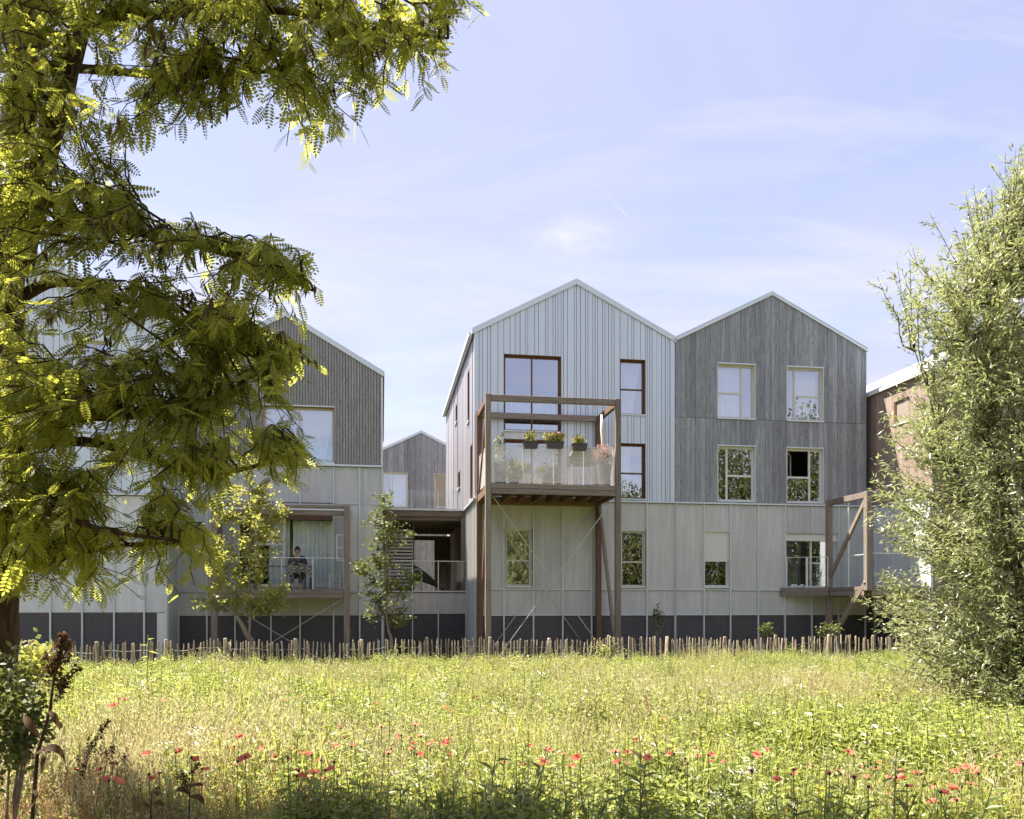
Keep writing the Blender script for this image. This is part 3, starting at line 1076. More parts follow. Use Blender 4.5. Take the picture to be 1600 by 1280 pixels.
# ---- roofed loggia between the batten house and the metal house
def loggia():
    V = 30.4
    h = thing('loggia', 1.5, V, 'dark timber loggia with a roof terrace between the batten and metal houses', 'loggia')
    part(h, 'lower_wall', MB().box(0.05, 3.1, V + 0.034, V + 0.3, 0.0, 2.44), 'dark_core')
    seams = [0.05, 1.1, 2.05, 3.08]
    plinth(h, V, seams, [(1.64, 2.42)], [], dark_top=1.62, fin_to=2.42)
    part(h, 'ledge', MB().box(0.05, 3.1, V - 0.06, V + 0.033, 2.45, 2.5), 'fin_metal')
    part(h, 'floor', MB().box(0.05, 3.1, V + 0.31, 38, 2.3, 2.5), 'frame_wood_across')
    for a, b in zip(seams[:-1], seams[1:]):
        part(h, 'glass_pane', MB().box(a + 0.04, b - 0.04, V - 0.01, V, 2.53, 3.56), 'clear_glass')
    for s in seams:
        part(h, 'rail_post', MB().box(s - 0.018, s + 0.018, V - 0.02, V + 0.01, 2.5, 3.58), 'fin_metal')
    part(h, 'handrail', MB().box(0.05, 3.1, V - 0.025, V + 0.015, 3.58, 3.61), 'fin_metal')
    for u in (0.16, 2.98):
        part(h, 'post', MB().box(u - 0.08, u + 0.08, V + 0.02, V + 0.2, 2.5, 5.24), 'frame_wood', bevel=0.008)
    part(h, 'beam', MB().box(0.05, 3.1, V + 0.0, V + 0.16, 5.25, 5.46), 'frame_wood_across', bevel=0.008)
    part(h, 'beam', MB().box(0.05, 3.1, V + 0.165, V + 0.3, 5.12, 5.3), 'frame_wood_across')
    part(h, 'roof_deck', MB().box(0.05, 3.1, V + 0.02, 38, 5.47, 5.52), 'dark_core')
    part(h, 'roof_edge', MB().box(0.03, 3.1, V - 0.06, V + 0.018, 5.46, 5.53), 'trim_metal')
    for i in range(6):
        u = 0.3 + i * 0.5
        part(h, 'joist', MB().box(u - 0.03, u + 0.03, V + 0.32, 37.9, 5.26, 5.44), 'frame_wood')
    for i in range(6):
        v = V + 1.3 + i * 1.1
        part(h, 'purlin', MB().box(0.06, 3.09, v, v + 0.06, 5.15, 5.25), 'frame_wood_across')
    part(h, 'inner_wall', MB().box(3.11, 3.14, V + 0.31, 38, 2.5, 5.45), 'red_wood')
    part(h, 'inner_wall', MB().box(0.01, 0.045, V + 0.31, 38, 2.5, 5.45), 'frame_wood')
    m = MB().box(0.06, 1.35, 37.6, 37.7, 2.5, 5.1).box(2.35, 3.09, 37.6, 37.7, 2.5, 5.1).box(1.35, 2.35, 37.6, 37.7, 4.9, 5.1)
    part(h, 'back_wall', m, 'frame_wood')
    for i in range(17):
        z = 2.75 + i * 0.13
        part(h, 'louvre_slat', MB().bar((0.22, V + 1.4, z), (1.15, V + 1.4, z), 0.02, 0.075), 'white_paint')
    part(h, 'louvre_stile', MB().box(1.16, 1.22, V + 1.37, V + 1.43, 2.5, 5.1), 'frame_wood')
    # glass balustrade of the roof terrace
    for a, b in ((0.1, 1.05), (1.09, 2.03), (2.07, 3.02)):
        part(h, 'glass_pane', MB().box(a, b, V + 0.06, V + 0.07, 5.55, 6.24), 'clear_glass')
    for u in (0.07, 1.07, 2.05, 3.03):
        part(h, 'rail_post', MB().box(u - 0.012, u + 0.012, V + 0.05, V + 0.08, 5.53, 6.25), 'fin_metal')
    return h


loggia()
g = thing('draped_tarp', 1.7, 31.2, 'grey tarpaulin draped over furniture behind the loggia glass', 'tarp', 2.5)
m = MB()
N = 14
for j in range(N + 1):
    for i in range(N + 1):
        s, k = i / N, j / N
        z = 2.52 + 0.95 * max(0.0, 1 - s * 1.05) ** 0.8 * (0.75 + 0.25 * math.cos(k * 3)) + 0.04 * math.sin(k * 17 + s * 5)
        m.v.append((1.15 + s * 1.25, 30.9 + k * 0.9, z))
for j in range(N):
    for i in range(N):
        a = j * (N + 1) + i
        m.f.append((a, a + 1, a + N + 2, a + N + 1))
part(g, 'sheet', m, 'tarp_grey', smooth=True)
g = thing('bent_rail', 1.25, 30.7, 'bent white metal tube standing behind the loggia glass', 'rail', 2.5)
part(g, 'tube', MB().tube([(1.1, 30.7, 2.5), (1.1, 30.7, 3.2), (1.2, 30.7, 3.3), (1.35, 30.7, 3.3), (1.45, 30.7, 3.2), (1.46, 30.7, 2.5)], 0.018, 6), 'white_paint', smooth=True)


# ---- the grey timber house in the back row
def rear_house():
    V = 48.0
    h = thing('rear_timber_house', 2.2, V, 'distant grey board house with a low gable seen over the loggia roof', 'house')
    u0, u1, ua, e, za = -1.3, 5.75, 2.24, 10.2, 11.95
    wins = [(0.0, 1.46, 7.6, 9.6), (3.0, 4.4, 7.6, 9.6)]
    top = gable(u0, u1, e, e, ua, za)
    b = snap(board_bounds(u0, u1, 1, 0.32), [u0, u1, ua, 0.0, 1.46, 3.0, 4.4])
    clad(h, 'board', b, 0.0, top, wins, V, 0.03, 'grey_wood', gap=0.012, jit=0.02)
    shell(h, u0, u1, V, 58, ua, e, za, wins, (2.5, 5.3, 7.5))
    roof(h, u0, u1, V, 58, ua, e, e, za, trim_h=0.1)
    window(h, wins[0], V, ('v', 0.4, None, None), 'white_frame', 'white_frame', fw=0.07)
    window(h, wins[1], V, ('v', 0.5, None, None), 'white_frame', 'white_frame', fw=0.07)


rear_house()
curtain(0.5, 1.35, 48.4, 7.7, 9.5, 'pale curtain in the rear house window above the loggia', 5)


# ---- the warm brown house on the right, standing forward
def right_house():
    VF, VB = 23.75, 34.0
    h = thing('brown_timber_house', 20.9, VF, 'warm brown board house standing forward behind the willow', 'house')
    u0, u1, ua, e, za = 17.4, 24.4, 20.9, 9.5, 11.4
    slit = (24.9, 25.75, 8.15, 8.95)
    sb = snap(board_bounds(VF, VB, 1, 0.19), [VF, VB, slit[0], slit[1]])
    clad(h, 'board', sb, 5.52, lambda x: e, [slit], u0, 0.03, 'warm_wood', gap=0.008, jit=0.012, side=True, flip=-1)
    w = part(h, 'window', MB().box(u0 + 0.03, u0 + 0.04, slit[0], slit[1], slit[2], slit[3]), 'window_glass')
    m = MB().box(u0 - 0.02, u0 + 0.02, slit[0], slit[0] + 0.06, slit[2], slit[3]).box(u0 - 0.02, u0 + 0.02, slit[1] - 0.06, slit[1], slit[2], slit[3])
    part(w, 'frame', m, 'brown_frame')
    part(w, 'sill', MB().box(u0 - 0.07, u0 + 0.02, slit[0] - 0.03, slit[1] + 0.03, slit[2] - 0.04, slit[2]), 'white_paint')
    top = gable(u0, u1, e, e, ua, za)
    b = snap(board_bounds(u0, u1, 1, 0.3), [u0, u1, ua])
    clad(h, 'board', b, 0.0, top, [], VF, 0.03, 'warm_wood', gap=0.008)
    shell(h, u0, u1, VF, VB, ua, e, za, [], (2.5, 5.4))
    roof(h, u0, u1, VF, VB, ua, e, e, za, over=0.08)
    part(h, 'gutter', MB().box(u0 - 0.16, u0 - 0.07, VF, VB, e - 0.03, e + 0.08), 'white_paint')
    v = VF + 0.02
    while v < 27.0:
        v2 = min(v + 1.02, 27.0)
        for z0, z1 in ((2.52, 5.44), (1.66, 2.48)):
            part(h, 'side_panel', MB().box(u0 - 0.03, u0, v + 0.012, v2 - 0.012, z0, z1), 'pale_panel')
        part(h, 'dark_screen', MB().box(u0 - 0.03, u0 - 0.012, v + 0.012, v2 - 0.012, 0.05, 1.62), 'dark_screen')
        part(h, 'fin', MB().box(u0 - 0.08, u0 + 0.001, v - 0.01, v + 0.01, 0, 5.44), 'fin_metal')
        v = v2
    part(h, 'ledge', MB().box(u0 - 0.09, u0 + 0.0, VF, 27.0, 5.46, 5.51), 'trim_metal')
    part(h, 'roof_vent', MB().lathe((u0 + 1.3, 25.4, e + 0.6), [(0.09, 0), (0.09, 0.5), (0.2, 0.52), (0.2, 0.6), (0.05, 0.66)], 10), 'dark_core')


right_house()


# ------------------------------------------------------------------ balconies
def mesh_panel(root, a, b, z0, z1, mat, name='mesh_panel', posts=3):
    """upright infill panel between two plan points, with thin uprights and a top edge"""
    a, b = Vector((a[0], a[1], 0)), Vector((b[0], b[1], 0))
    d = (b - a)
    m = MB().bar(a + Vector((0, 0, (z0 + z1) / 2)), b + Vector((0, 0, (z0 + z1) / 2)), 0.008, z1 - z0)
    p = part(root, name, m, mat)
    for i in range(posts + 1):
        q = a + d * (i / posts)
        part(root, 'rail_post', MB().bar(q + Vector((0, 0, z0 - 0.05)), q + Vector((0, 0, z1 + 0.01)), 0.03, 0.03), 'white_paint')
    part(root, 'top_rail', MB().bar(a + Vector((0, 0, z1 + 0.02)), b + Vector((0, 0, z1 + 0.02)), 0.022, 0.018), 'white_paint')
    return p


def front_balcony():
    h = thing('wooden_balcony', 5.15, 25.7, 'tall open-frame wooden balcony on posts in front of the metal house', 'balcony')
    uL, uR, vF, vR = 3.07, 7.12, 24.55, 26.84
    P = 0.085
    for u in (uL + P, uR + P):
        part(h, 'post', MB().box(u - P, u + P, vF - P, vF + P, 0.0, 8.37), 'frame_wood', bevel=0.01)
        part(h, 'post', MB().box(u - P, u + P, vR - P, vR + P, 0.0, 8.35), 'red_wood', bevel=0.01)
    a, b = uL + 2 * P + 0.002, uR - 0.002
    for v in (vF, vR):
        part(h, 'top_beam', MB().box(a, b, v - 0.06, v + 0.06, 8.16, 8.35), 'frame_wood_across', bevel=0.008)
    for u in (uL + P, uR + P):
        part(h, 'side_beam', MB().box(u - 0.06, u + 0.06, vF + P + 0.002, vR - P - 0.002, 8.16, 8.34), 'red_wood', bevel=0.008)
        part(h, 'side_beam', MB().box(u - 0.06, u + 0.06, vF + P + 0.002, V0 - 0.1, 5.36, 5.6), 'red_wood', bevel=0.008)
    for z0, z1 in ((5.36, 5.515), (5.525, 5.68)):
        part(h, 'fascia_beam', MB().box(a, b, vF - 0.07, vF + 0.05, z0, z1), 'frame_wood_across', bevel=0.008)
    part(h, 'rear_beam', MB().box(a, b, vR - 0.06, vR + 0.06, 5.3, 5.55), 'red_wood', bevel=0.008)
    n = 8
    for i in range(n):
        u = a + 0.2 + (b - a - 0.4) * i / (n - 1)
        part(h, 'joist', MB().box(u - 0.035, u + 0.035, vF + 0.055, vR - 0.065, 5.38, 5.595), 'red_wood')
    nb = 17
    for i in range(nb):
        v = vF + 0.055 + (V0 - 0.12 - vF - 0.055) * i / nb
        part(h, 'deck_board', MB().box(a, b, v, v + 0.135, 5.6, 5.63), 'frame_wood_across')
    # side braces
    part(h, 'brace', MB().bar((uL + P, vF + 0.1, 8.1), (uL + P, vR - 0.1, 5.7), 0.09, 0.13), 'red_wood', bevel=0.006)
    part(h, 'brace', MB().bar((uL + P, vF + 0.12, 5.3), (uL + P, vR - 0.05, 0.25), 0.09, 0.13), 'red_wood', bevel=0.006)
    part(h, 'brace', MB().bar((uR + P, vR - 0.12, 5.3), (uR + P, vF + 0.05, 0.25), 0.09, 0.13), 'frame_wood', bevel=0.006)
    for v in (vF + 0.02, vR):
        part(h, 'bracing_cable', MB().tube([(uL + 0.2, v, 5.33), (uR - 0.1, v, 0.2)], 0.014, 6), 'steel')
        part(h, 'bracing_cable', MB().tube([(uR, v + 0.03, 5.33), (uL + 0.25, v + 0.03, 0.2)], 0.014, 6), 'steel')
    mesh_panel(h, (a + 0.05, vF), (b - 0.05, vF), 5.72, 6.83, 'woven_mesh', posts=4)
    mesh_panel(h, (uL + P, vF + 0.15), (uL + P, vR - 0.15), 5.72, 6.83, 'woven_mesh', posts=2)
    mesh_panel(h, (uR + P, vF + 0.15), (uR + P, vR - 0.15), 5.72, 6.83, 'woven_mesh', posts=2)
    return h


front_balcony()


def leaf_cloud(name, mat, parent, n, centre, rad, size, seed, tpl='oval', origin=None):
    """many small leaf faces spread through an ellipsoid"""
    r = np.random.default_rng(seed)
    d = r.normal(size=(n, 3))
    d /= np.linalg.norm(d, axis=1)[:, None]
    q = r.random(n) ** 0.45
    P = np.array(centre) + d * q[:, None] * np.array(rad)
    V, F, T = scatter_leaves(P, TPL[tpl], size * r.uniform(0.7, 1.3, n), rand_dirs(r, n, 0.2), r)
    V = V - np.array(origin if origin is not None else (0, 0, 0))
    return link(name, np_mesh(name, V, F, mat, T), parent)


def rand_dirs(r, n, up=0.0):
    d = r.normal(size=(n, 3))
    d[:, 2] += up
    d /= np.linalg.norm(d, axis=1)[:, None]
    return d


def scatter_leaves(P, tpl, size, D, r, N=None, tone=None):
    """copies of a leaf outline (points along x, flat in y, bend in z) at P, pointing along D"""
    tv, tf = tpl
    n = len(P)
    X = D / np.linalg.norm(D, axis=1)[:, None]
    if N is None:
        N = r.normal(size=(n, 3)) * 0.6
        N[:, 2] += 0.9
    Y = np.cross(N, X)
    Y /= np.maximum(np.linalg.norm(Y, axis=1), 1e-6)[:, None]
    Z = np.cross(X, Y)
    s = np.asarray(size).reshape(-1, 1, 1)
    V = (P[:, None, :] + s * (tv[None, :, 0:1] * X[:, None, :] + tv[None, :, 1:2] * Y[:, None, :] + tv[None, :, 2:3] * Z[:, None, :])).reshape(-1, 3)
    k = len(tv)
    off = (np.arange(n) * k)[:, None, None]
    F = [(f[None] + off).reshape(-1, f.shape[1]) for f in tf]
    if tone is None:
        tone = r.random(n)
    return V, F, np.repeat(tone, k)


def leaf_oval(w=0.32, fold=0.06):
    v = np.array([[0, 0, 0], [0.3, w, fold], [0.7, w * 0.8, fold * 0.7], [1, 0, -0.05], [0.7, -w * 0.8, fold * 0.7], [0.3, -w, fold], [0.3, 0, 0], [0.7, 0, 0]])
    f4 = np.array([[1, 6, 7, 2], [6, 5, 4, 7]])
    f3 = np.array([[0, 6, 1], [0, 5, 6], [2, 7, 3], [7, 4, 3]])
    return v, [f4, f3]


def leaf_lance(w=0.11):
    v = np.array([[0, 0, 0], [0.35, w, 0.02], [1, 0, -0.14], [0.35, -w, 0.02], [0.4, 0, -0.01]])
    return v, [np.array([[0, 4, 1], [0, 3, 4], [1, 4, 2], [4, 3, 2]])]


def leaf_pinnate(pairs=7):
    vs, f4 = [], []

    def leaflet(x, y, ang, s):
        b = len(vs)
        c, si = math.cos(ang), math.sin(ang)
        for (p, q, z) in ((0, 0, 0), (0.35, 0.24, 0.02), (0.8, 0.2, 0), (1.0, 0, -0.06), (0.8, -0.2, 0), (0.35, -0.24, 0.02)):
            vs.append((x + (p * c - q * si) * s, y + (p * si + q * c) * s, z * s - 0.18 * x * x))
        f4.append((b, b + 1, b + 2, b + 3))
        f4.append((b, b + 3, b + 4, b + 5))
    for i in range(pairs):
        x = 0.16 + 0.74 * i / (pairs - 1)
        s = 0.19 * (0.8 + 0.4 * math.sin(math.pi * (i + 0.7) / pairs))
        leaflet(x, 0.012, R(68), s)
        leaflet(x, -0.012, R(-68), s)
    leaflet(0.96, 0, 0, 0.18)
    b = len(vs)
    for x in (0, 0.5, 0.98):
        vs.append((x, 0.006, -0.18 * x * x))
        vs.append((x, -0.006, -0.18 * x * x))
    f4 += [(b, b + 1, b + 3, b + 2), (b + 2, b + 3, b + 5, b + 4)]
    return np.array(vs), [np.array(f4)]


TPL = {'oval': leaf_oval(), 'lance': leaf_lance(), 'pinnate': leaf_pinnate(), 'broad': leaf_oval(0.42, 0.08), 'willow': leaf_lance(0.12)}


def planter(name, u, v, z, lw, lh, dp, label, flower, n, rad, seed, cat='planter', mat='planter_plastic', taper=0.88, leaf='weed_leaf', dens=90):
    o = thing(name, u, v, label, cat, z)
    a, d = lw / 2, dp / 2
    t_ = taper
    m = MB().hexa([(u - a * t_, v - d * t_, z), (u + a * t_, v - d * t_, z), (u + a * t_, v + d * t_, z), (u - a * t_, v + d * t_, z),
                   (u - a, v - d, z + lh * 0.86), (u + a, v - d, z + lh * 0.86), (u + a, v + d, z + lh * 0.86), (u - a, v + d, z + lh * 0.86)])
    m.box(u - a - 0.012, u + a + 0.012, v - d - 0.012, v + d + 0.012, z + lh * 0.865, z + lh)
    part(o, 'pot', m, mat, bevel=0.006)
    part(o, 'soil', MB().box(u - a + 0.01, u + a - 0.01, v - d + 0.01, v + d - 0.01, z + lh, z + lh + 0.012), 'soil')
    c = (u, v, z + lh + rad[2] * 0.75)
    leaf_cloud('foliage', leaf, o, dens, c, rad, 0.075, seed, 'oval', ORG[o.name])
    if flower:
        leaf_cloud('blossom', flower, o, n, (c[0], c[1], c[2] + rad[2] * 0.25), tuple(x * 1.02 for x in rad), 0.05, seed + 1, 'broad', ORG[o.name])
    return o


VB_ = 24.5
planter('flower_box', 4.42, VB_ - 0.16, 6.72, 0.46, 0.2, 0.2, 'small dark flower box with a straggly plant on the balcony rail', 'yellow_petal', 25, (0.2, 0.13, 0.2), 1, leaf='grass_blade', dens=130)
planter('flower_box', 5.17, VB_ - 0.16, 6.74, 0.54, 0.2, 0.2, 'dark flower box overflowing with pink blossom at the middle of the balcony rail', 'pink_petal', 120, (0.36, 0.16, 0.17), 3, leaf='grass_blade', dens=420)
planter('flower_box', 5.93, VB_ - 0.16, 6.70, 0.46, 0.2, 0.2, 'dark flower box with spiky yellow-green grass and pale blossom on the rail', 'pink_petal', 35, (0.24, 0.13, 0.14), 5, leaf='grass_blade', dens=200)
planter('plant_pot', 6.82, VB_ + 0.3, 5.63, 0.4, 0.72, 0.36, 'tall grey pot with bushy rust-coloured plant at the balcony corner', 'pink_petal', 230, (0.36, 0.3, 0.34), 7, mat='pot_grey', taper=0.75, leaf='russet_straw', dens=420)
planter('plant_pot', 3.55, VB_ + 0.3, 5.63, 0.36, 0.72, 0.34, 'tall grey pot with a thin leafy shrub near the balcony\'s frame post', None, 0, (0.2, 0.2, 0.55), 9, mat='pot_grey', leaf='weed_leaf', dens=170)
planter('plant_pot', 4.05, VB_ + 0.75, 5.63, 0.3, 0.3, 0.3, 'low pot with a dense dark green shrub behind the woven mesh', None, 0, (0.34, 0.3, 0.36), 12, mat='pot_grey', leaf='dark_weed_leaf', dens=520)

g = thing('barbecue', 6.15, 25.2, 'black hooded barbecue standing behind the flower boxes on the wooden balcony', 'barbecue', 5.63)
m = MB().hexa([(5.75, 24.95, 6.62), (6.6, 24.95, 6.62), (6.6, 25.5, 6.62), (5.75, 25.5, 6.62), (5.95, 25.05, 6.98), (6.45, 25.05, 6.98), (6.45, 25.4, 6.98), (5.95, 25.4, 6.98)])
part(g, 'hood', m, 'black_cover', bevel=0.03)
part(g, 'firebox', MB().box(5.78, 6.57, 24.97, 25.48, 6.4, 6.615), 'black_cover', bevel=0.01)
for u in (5.85, 6.5):
    for v in (25.02, 25.43):
        part(g, 'leg', MB().box(u - 0.02, u + 0.02, v - 0.02, v + 0.02, 5.63, 6.4), 'steel')
g = thing('furled_sunshade', 7.0, 25.5, 'white furled sunshade leaning in the corner of the wooden balcony', 'sunshade', 5.63)
part(g, 'canopy', MB().tube([(6.98, 25.4, 6.75), (6.97, 25.4, 7.0), (6.95, 25.42, 7.6), (6.93, 25.45, 8.08)], [0.02, 0.045, 0.07, 0.03], 8), 'canvas', smooth=True)
part(g, 'pole', MB().tube([(7.0, 25.4, 5.63), (6.98, 25.4, 6.76)], 0.018, 6), 'steel')
g = thing('folded_lounger', 3.28, 25.5, 'white rounded tube frame leaning at the end of the wooden balcony', 'lounger', 5.63)
part(g, 'frame', MB().tube([(3.3, 25.3, 5.63), (3.28, 25.3, 6.4), (3.28, 25.4, 6.62), (3.28, 25.55, 6.62), (3.28, 25.66, 6.4), (3.3, 25.66, 5.63)], 0.022, 6), 'white_paint', smooth=True)
part(g, 'seat', MB().box(3.275, 3.295, 25.34, 25.63, 5.75, 6.5), 'canvas')


def box_balcony():
    h = thing('box_balcony', -3.0, 26.3, 'wood-framed box balcony with glass rail where a person sits', 'balcony')
    uL, uR, vF = -5.0, -1.08, 25.75
    zt, zb = 5.06, 2.2
    for u in (uL, uR):
        part(h, 'post', MB().box(u - 0.09, u + 0.09, vF, vF + 0.17, 0.0, zt), 'frame_wood', bevel=0.008)
        part(h, 'side_beam', MB().box(u - 0.06, u + 0.06, vF + 0.172, V0 - 0.06, zt - 0.2, zt - 0.02), 'frame_wood')
        part(h, 'side_beam', MB().box(u - 0.06, u + 0.06, vF + 0.172, V0 - 0.06, zb + 0.02, zb + 0.22), 'frame_wood')
    a, b = uL + 0.092, uR - 0.092
    part(h, 'top_beam', MB().box(a, b, vF + 0.01, vF + 0.15, zt - 0.11, zt), 'frame_wood_across', bevel=0.008)
    part(h, 'gutter', MB().box(a, b, vF + 0.0, vF + 0.1, zt - 0.16, zt - 0.115), 'trim_metal')
    part(h, 'top_beam', MB().box(a, b, vF + 0.02, vF + 0.16, zt - 0.31, zt - 0.165), 'frame_wood_across', bevel=0.008)
    for z0, z1 in ((zb, zb + 0.12), (zb + 0.125, zb + 0.26)):
        part(h, 'fascia_beam', MB().box(a, b, vF + 0.01, vF + 0.15, z0, z1), 'frame_wood_across', bevel=0.008)
    for i in range(2):
        v = vF + 0.45 + i * 0.4
        part(h, 'roof_slat', MB().box(a, b, v, v + 0.06, zt - 0.09, zt - 0.03), 'frame_wood_across')
    n = 8
    for i in range(n):
        v = vF + 0.16 + i * 0.135
        part(h, 'deck_board', MB().box(a, b, v, v + 0.128, 2.44, 2.47), 'frame_wood_across')
    for i in range(6):
        u = a + 0.15 + (b - a - 0.3) * i / 5
        part(h, 'joist', MB().box(u - 0.03, u + 0.03, vF + 0.16, V0 - 0.06, 2.24, 2.435), 'frame_wood')
    part(h, 'side_screen', MB().box(uL - 0.02, uL + 0.02, vF + 0.18, V0 - 0.06, 2.5, zt - 0.22), 'frame_wood')
    part(h, 'side_screen', MB().box(uR - 0.02, uR + 0.02, vF + 0.18, V0 - 0.06, 2.5, zt - 0.22), 'cement_panel')
    k = 4
    for i in range(k):
        u0, u1 = a + (b - a) * i / k, a + (b - a) * (i + 1) / k
        part(h, 'glass_pane', MB().box(u0 + 0.02, u1 - 0.02, vF + 0.06, vF + 0.07, 2.5, 3.42), 'clear_glass')
        part(h, 'rail_post', MB().box(u1 - 0.012, u1 + 0.012, vF + 0.05, vF + 0.08, 2.47, 3.43), 'white_paint')
    part(h, 'handrail', MB().box(a, b, vF + 0.05, vF + 0.08, 3.43, 3.45), 'white_paint')
    part(h, 'bracing_cable', MB().tube([(uR - 0.1, vF + 0.1, 2.2), (uL + 0.8, vF + 0.1, 0.3)], 0.013, 6), 'steel')
    part(h, 'bracing_cable', MB().tube([(uL + 0.1, vF + 0.13, 2.2), (uR - 0.8, vF + 0.13, 0.3)], 0.013, 6), 'steel')


box_balcony()


def skin_body(name, joints, edges, radii, mat, parent, root=0, sub=2):
    me = bpy.data.meshes.new(name)
    me.from_pydata([tuple(j) for j in joints], edges, [])
    o = link(name, me, parent)
    md = o.modifiers.new('skin', 'SKIN')
    md.use_smooth_shade = True
    if not me.skin_vertices:
        bpy.context.view_layer.objects.active = o
        o.select_set(True)
        bpy.ops.mesh.customdata_skin_add()
    for i, r_ in enumerate(radii):
        me.skin_vertices[0].data[i].radius = r_ if isinstance(r_, tuple) else (r_, r_)
        me.skin_vertices[0].data[i].use_root = (i == root)
    s = o.modifiers.new('subdivision', 'SUBSURF')
    s.levels = s.render_levels = sub
    me.materials.append(MATS[mat])
    return o


def seated_person():
    u, v, z = -2.62, 26.45, 2.47
    p = thing('person', u, v, 'person with dark hair in a dark T-shirt sitting behind the patterned table cloth', 'person', z)
    # local: x along the facade, -y towards the meadow
    J = [(0, 0, 0.47), (0, -0.01, 0.64), (0, -0.04, 0.84), (0, -0.07, 1.0), (0, -0.09, 1.09), (0, -0.12, 1.17), (0, -0.13, 1.26),
         (-0.17, -0.05, 0.97), (-0.25, -0.08, 0.74), (-0.13, -0.27, 0.80), (-0.07, -0.30, 0.86),
         (0.17, -0.05, 0.97), (0.26, -0.10, 0.73), (0.14, -0.30, 0.79), (0.05, -0.34, 0.80),
         (-0.09, -0.03, 0.46), (-0.11, -0.38, 0.47), (-0.12, -0.36, 0.10), (-0.12, -0.47, 0.04),
         (0.09, -0.03, 0.46), (0.12, -0.38, 0.47), (0.13, -0.40, 0.10), (0.13, -0.51, 0.04)]
    E = [(0, 1), (1, 2), (2, 3), (3, 4), (4, 5), (5, 6), (3, 7), (7, 8), (8, 9), (9, 10), (3, 11), (11, 12), (12, 13), (13, 14),
         (0, 15), (15, 16), (16, 17), (17, 18), (0, 19), (19, 20), (20, 21), (21, 22)]
    Rr = [(0.15, 0.11), (0.14, 0.10), (0.15, 0.10), (0.13, 0.09), 0.05, (0.07, 0.085), (0.065, 0.08), 0.06, 0.045, 0.035, 0.03, 0.06, 0.045, 0.035, 0.03,
          0.09, 0.065, 0.042, 0.03, 0.09, 0.065, 0.042, 0.03]
    skin_body('body', J, E, Rr, 'skin', p)
    skin_body('shirt', [J[0], J[1], J[2], (0, -0.065, 1.02), (-0.18, -0.055, 0.99), (-0.25, -0.08, 0.76), (0.18, -0.055, 0.99), (0.26, -0.10, 0.76), (0, -0.08, 1.08)],
              [(0, 1), (1, 2), (2, 3), (3, 4), (4, 5), (3, 6), (6, 7), (3, 8)], [(0.19, 0.15), (0.18, 0.14), (0.19, 0.14), (0.17, 0.125), 0.09, 0.075, 0.09, 0.075, 0.07], 'shirt', p)
    skin_body('trousers', [J[0], J[15], J[16], (-0.12, -0.36, 0.16), J[19], J[20], (0.13, -0.39, 0.16)], [(0, 1), (1, 2), (2, 3), (0, 4), (4, 5), (5, 6)],
              [(0.16, 0.12), 0.10, 0.078, 0.058, 0.10, 0.078, 0.058], 'trousers', p)
    m = MB()
    n1, n2 = 12, 8
    for j in range(n2 + 1):
        for i in range(n1):
            th_, ph = math.pi * j / n2, 2 * math.pi * i / n1
            y = math.sin(th_) * math.sin(ph)
            front_ = max(0.0, -y) * 0.028 if math.cos(th_) < 0.45 else 0.0
            m.v.append((0.088 * math.sin(th_) * math.cos(ph), -0.105 + 0.105 * y + front_ * 2.6, 1.235 + 0.125 * math.cos(th_)))
    for j in range(n2):
        for i in range(n1):
            i2 = (i + 1) % n1
            m.f.append((j * n1 + i, (j + 1) * n1 + i, (j + 1) * n1 + i2, j * n1 + i2))
    hair = link('hair', m.mesh('hair', 'hair', smooth=True), p)
    # face: nose, brows and mouth line as one small mesh of features
    m = MB().prism([(-0.012, -0.205, 1.185), (0.012, -0.205, 1.185), (0, -0.2, 1.235)], (0, -0.016, -0.004))
    link('nose', m.mesh('nose', 'skin'), p)
    m = MB().box(-0.045, -0.018, -0.207, -0.2, 1.222, 1.232).box(0.018, 0.045, -0.207, -0.2, 1.222, 1.232).box(-0.022, 0.022, -0.2, -0.193, 1.146, 1.153)
    link('eyes_and_mouth', m.mesh('eyes_and_mouth', 'hair'), p)
    return p


seated_person()
g = thing('chair', -2.62, 26.5, 'dark chair under the person on the box balcony', 'chair', 2.47)
part(g, 'seat', MB().box(-2.85, -2.39, 26.2, 26.68, 2.86, 2.9), 'black_cover')
part(g, 'backrest', MB().box(-2.85, -2.39, 26.69, 26.72, 2.9, 3.3), 'black_cover')
for u in (-2.83, -2.41):
    for v in (26.22, 26.66):
        part(g, 'leg', MB().box(u - 0.015, u + 0.015, v - 0.015, v + 0.015, 2.47, 2.86), 'black_cover')
g = thing('table', -3.0, 26.1, 'long balcony table with thin legs under a patterned cloth', 'table', 2.47)
part(g, 'tabletop', MB().box(-3.9, -2.15, 25.92, 26.32, 3.17, 3.2), 'frame_wood_across')
for u in (-3.85, -2.2):
    for v in (25.95, 26.28):
        part(g, 'leg', MB().box(u - 0.02, u + 0.02, v - 0.02, v + 0.02, 2.47, 3.17), 'black_cover')
g = thing('table_cloth', -2.45, 26.1, 'patterned cream and grey cloth hanging over the table end', 'cloth', 3.2)
m = MB().box(-2.85, -2.1, 25.88, 26.34, 3.203, 3.212)
for i in range(12):
    s = i / 12
    ua_, ub_ = -2.85 + 0.75 * s, -2.85 + 0.75 * (s + 1 / 12)
    d0 = 0.24 + 0.05 * math.sin(i * 1.7) + (0.2 if i > 9 else 0)
    m.box(ua_, ub_ + 0.002, 25.86 + 0.012 * (i % 2), 25.875 + 0.012 * (i % 2), 3.212 - d0, 3.21)
part(g, 'cloth', m, 'patterned_cloth')
g = thing('clothes_airer', -1.4, 26.3, 'white wire clothes airer against the end wall of the box balcony', 'airer', 2.47)
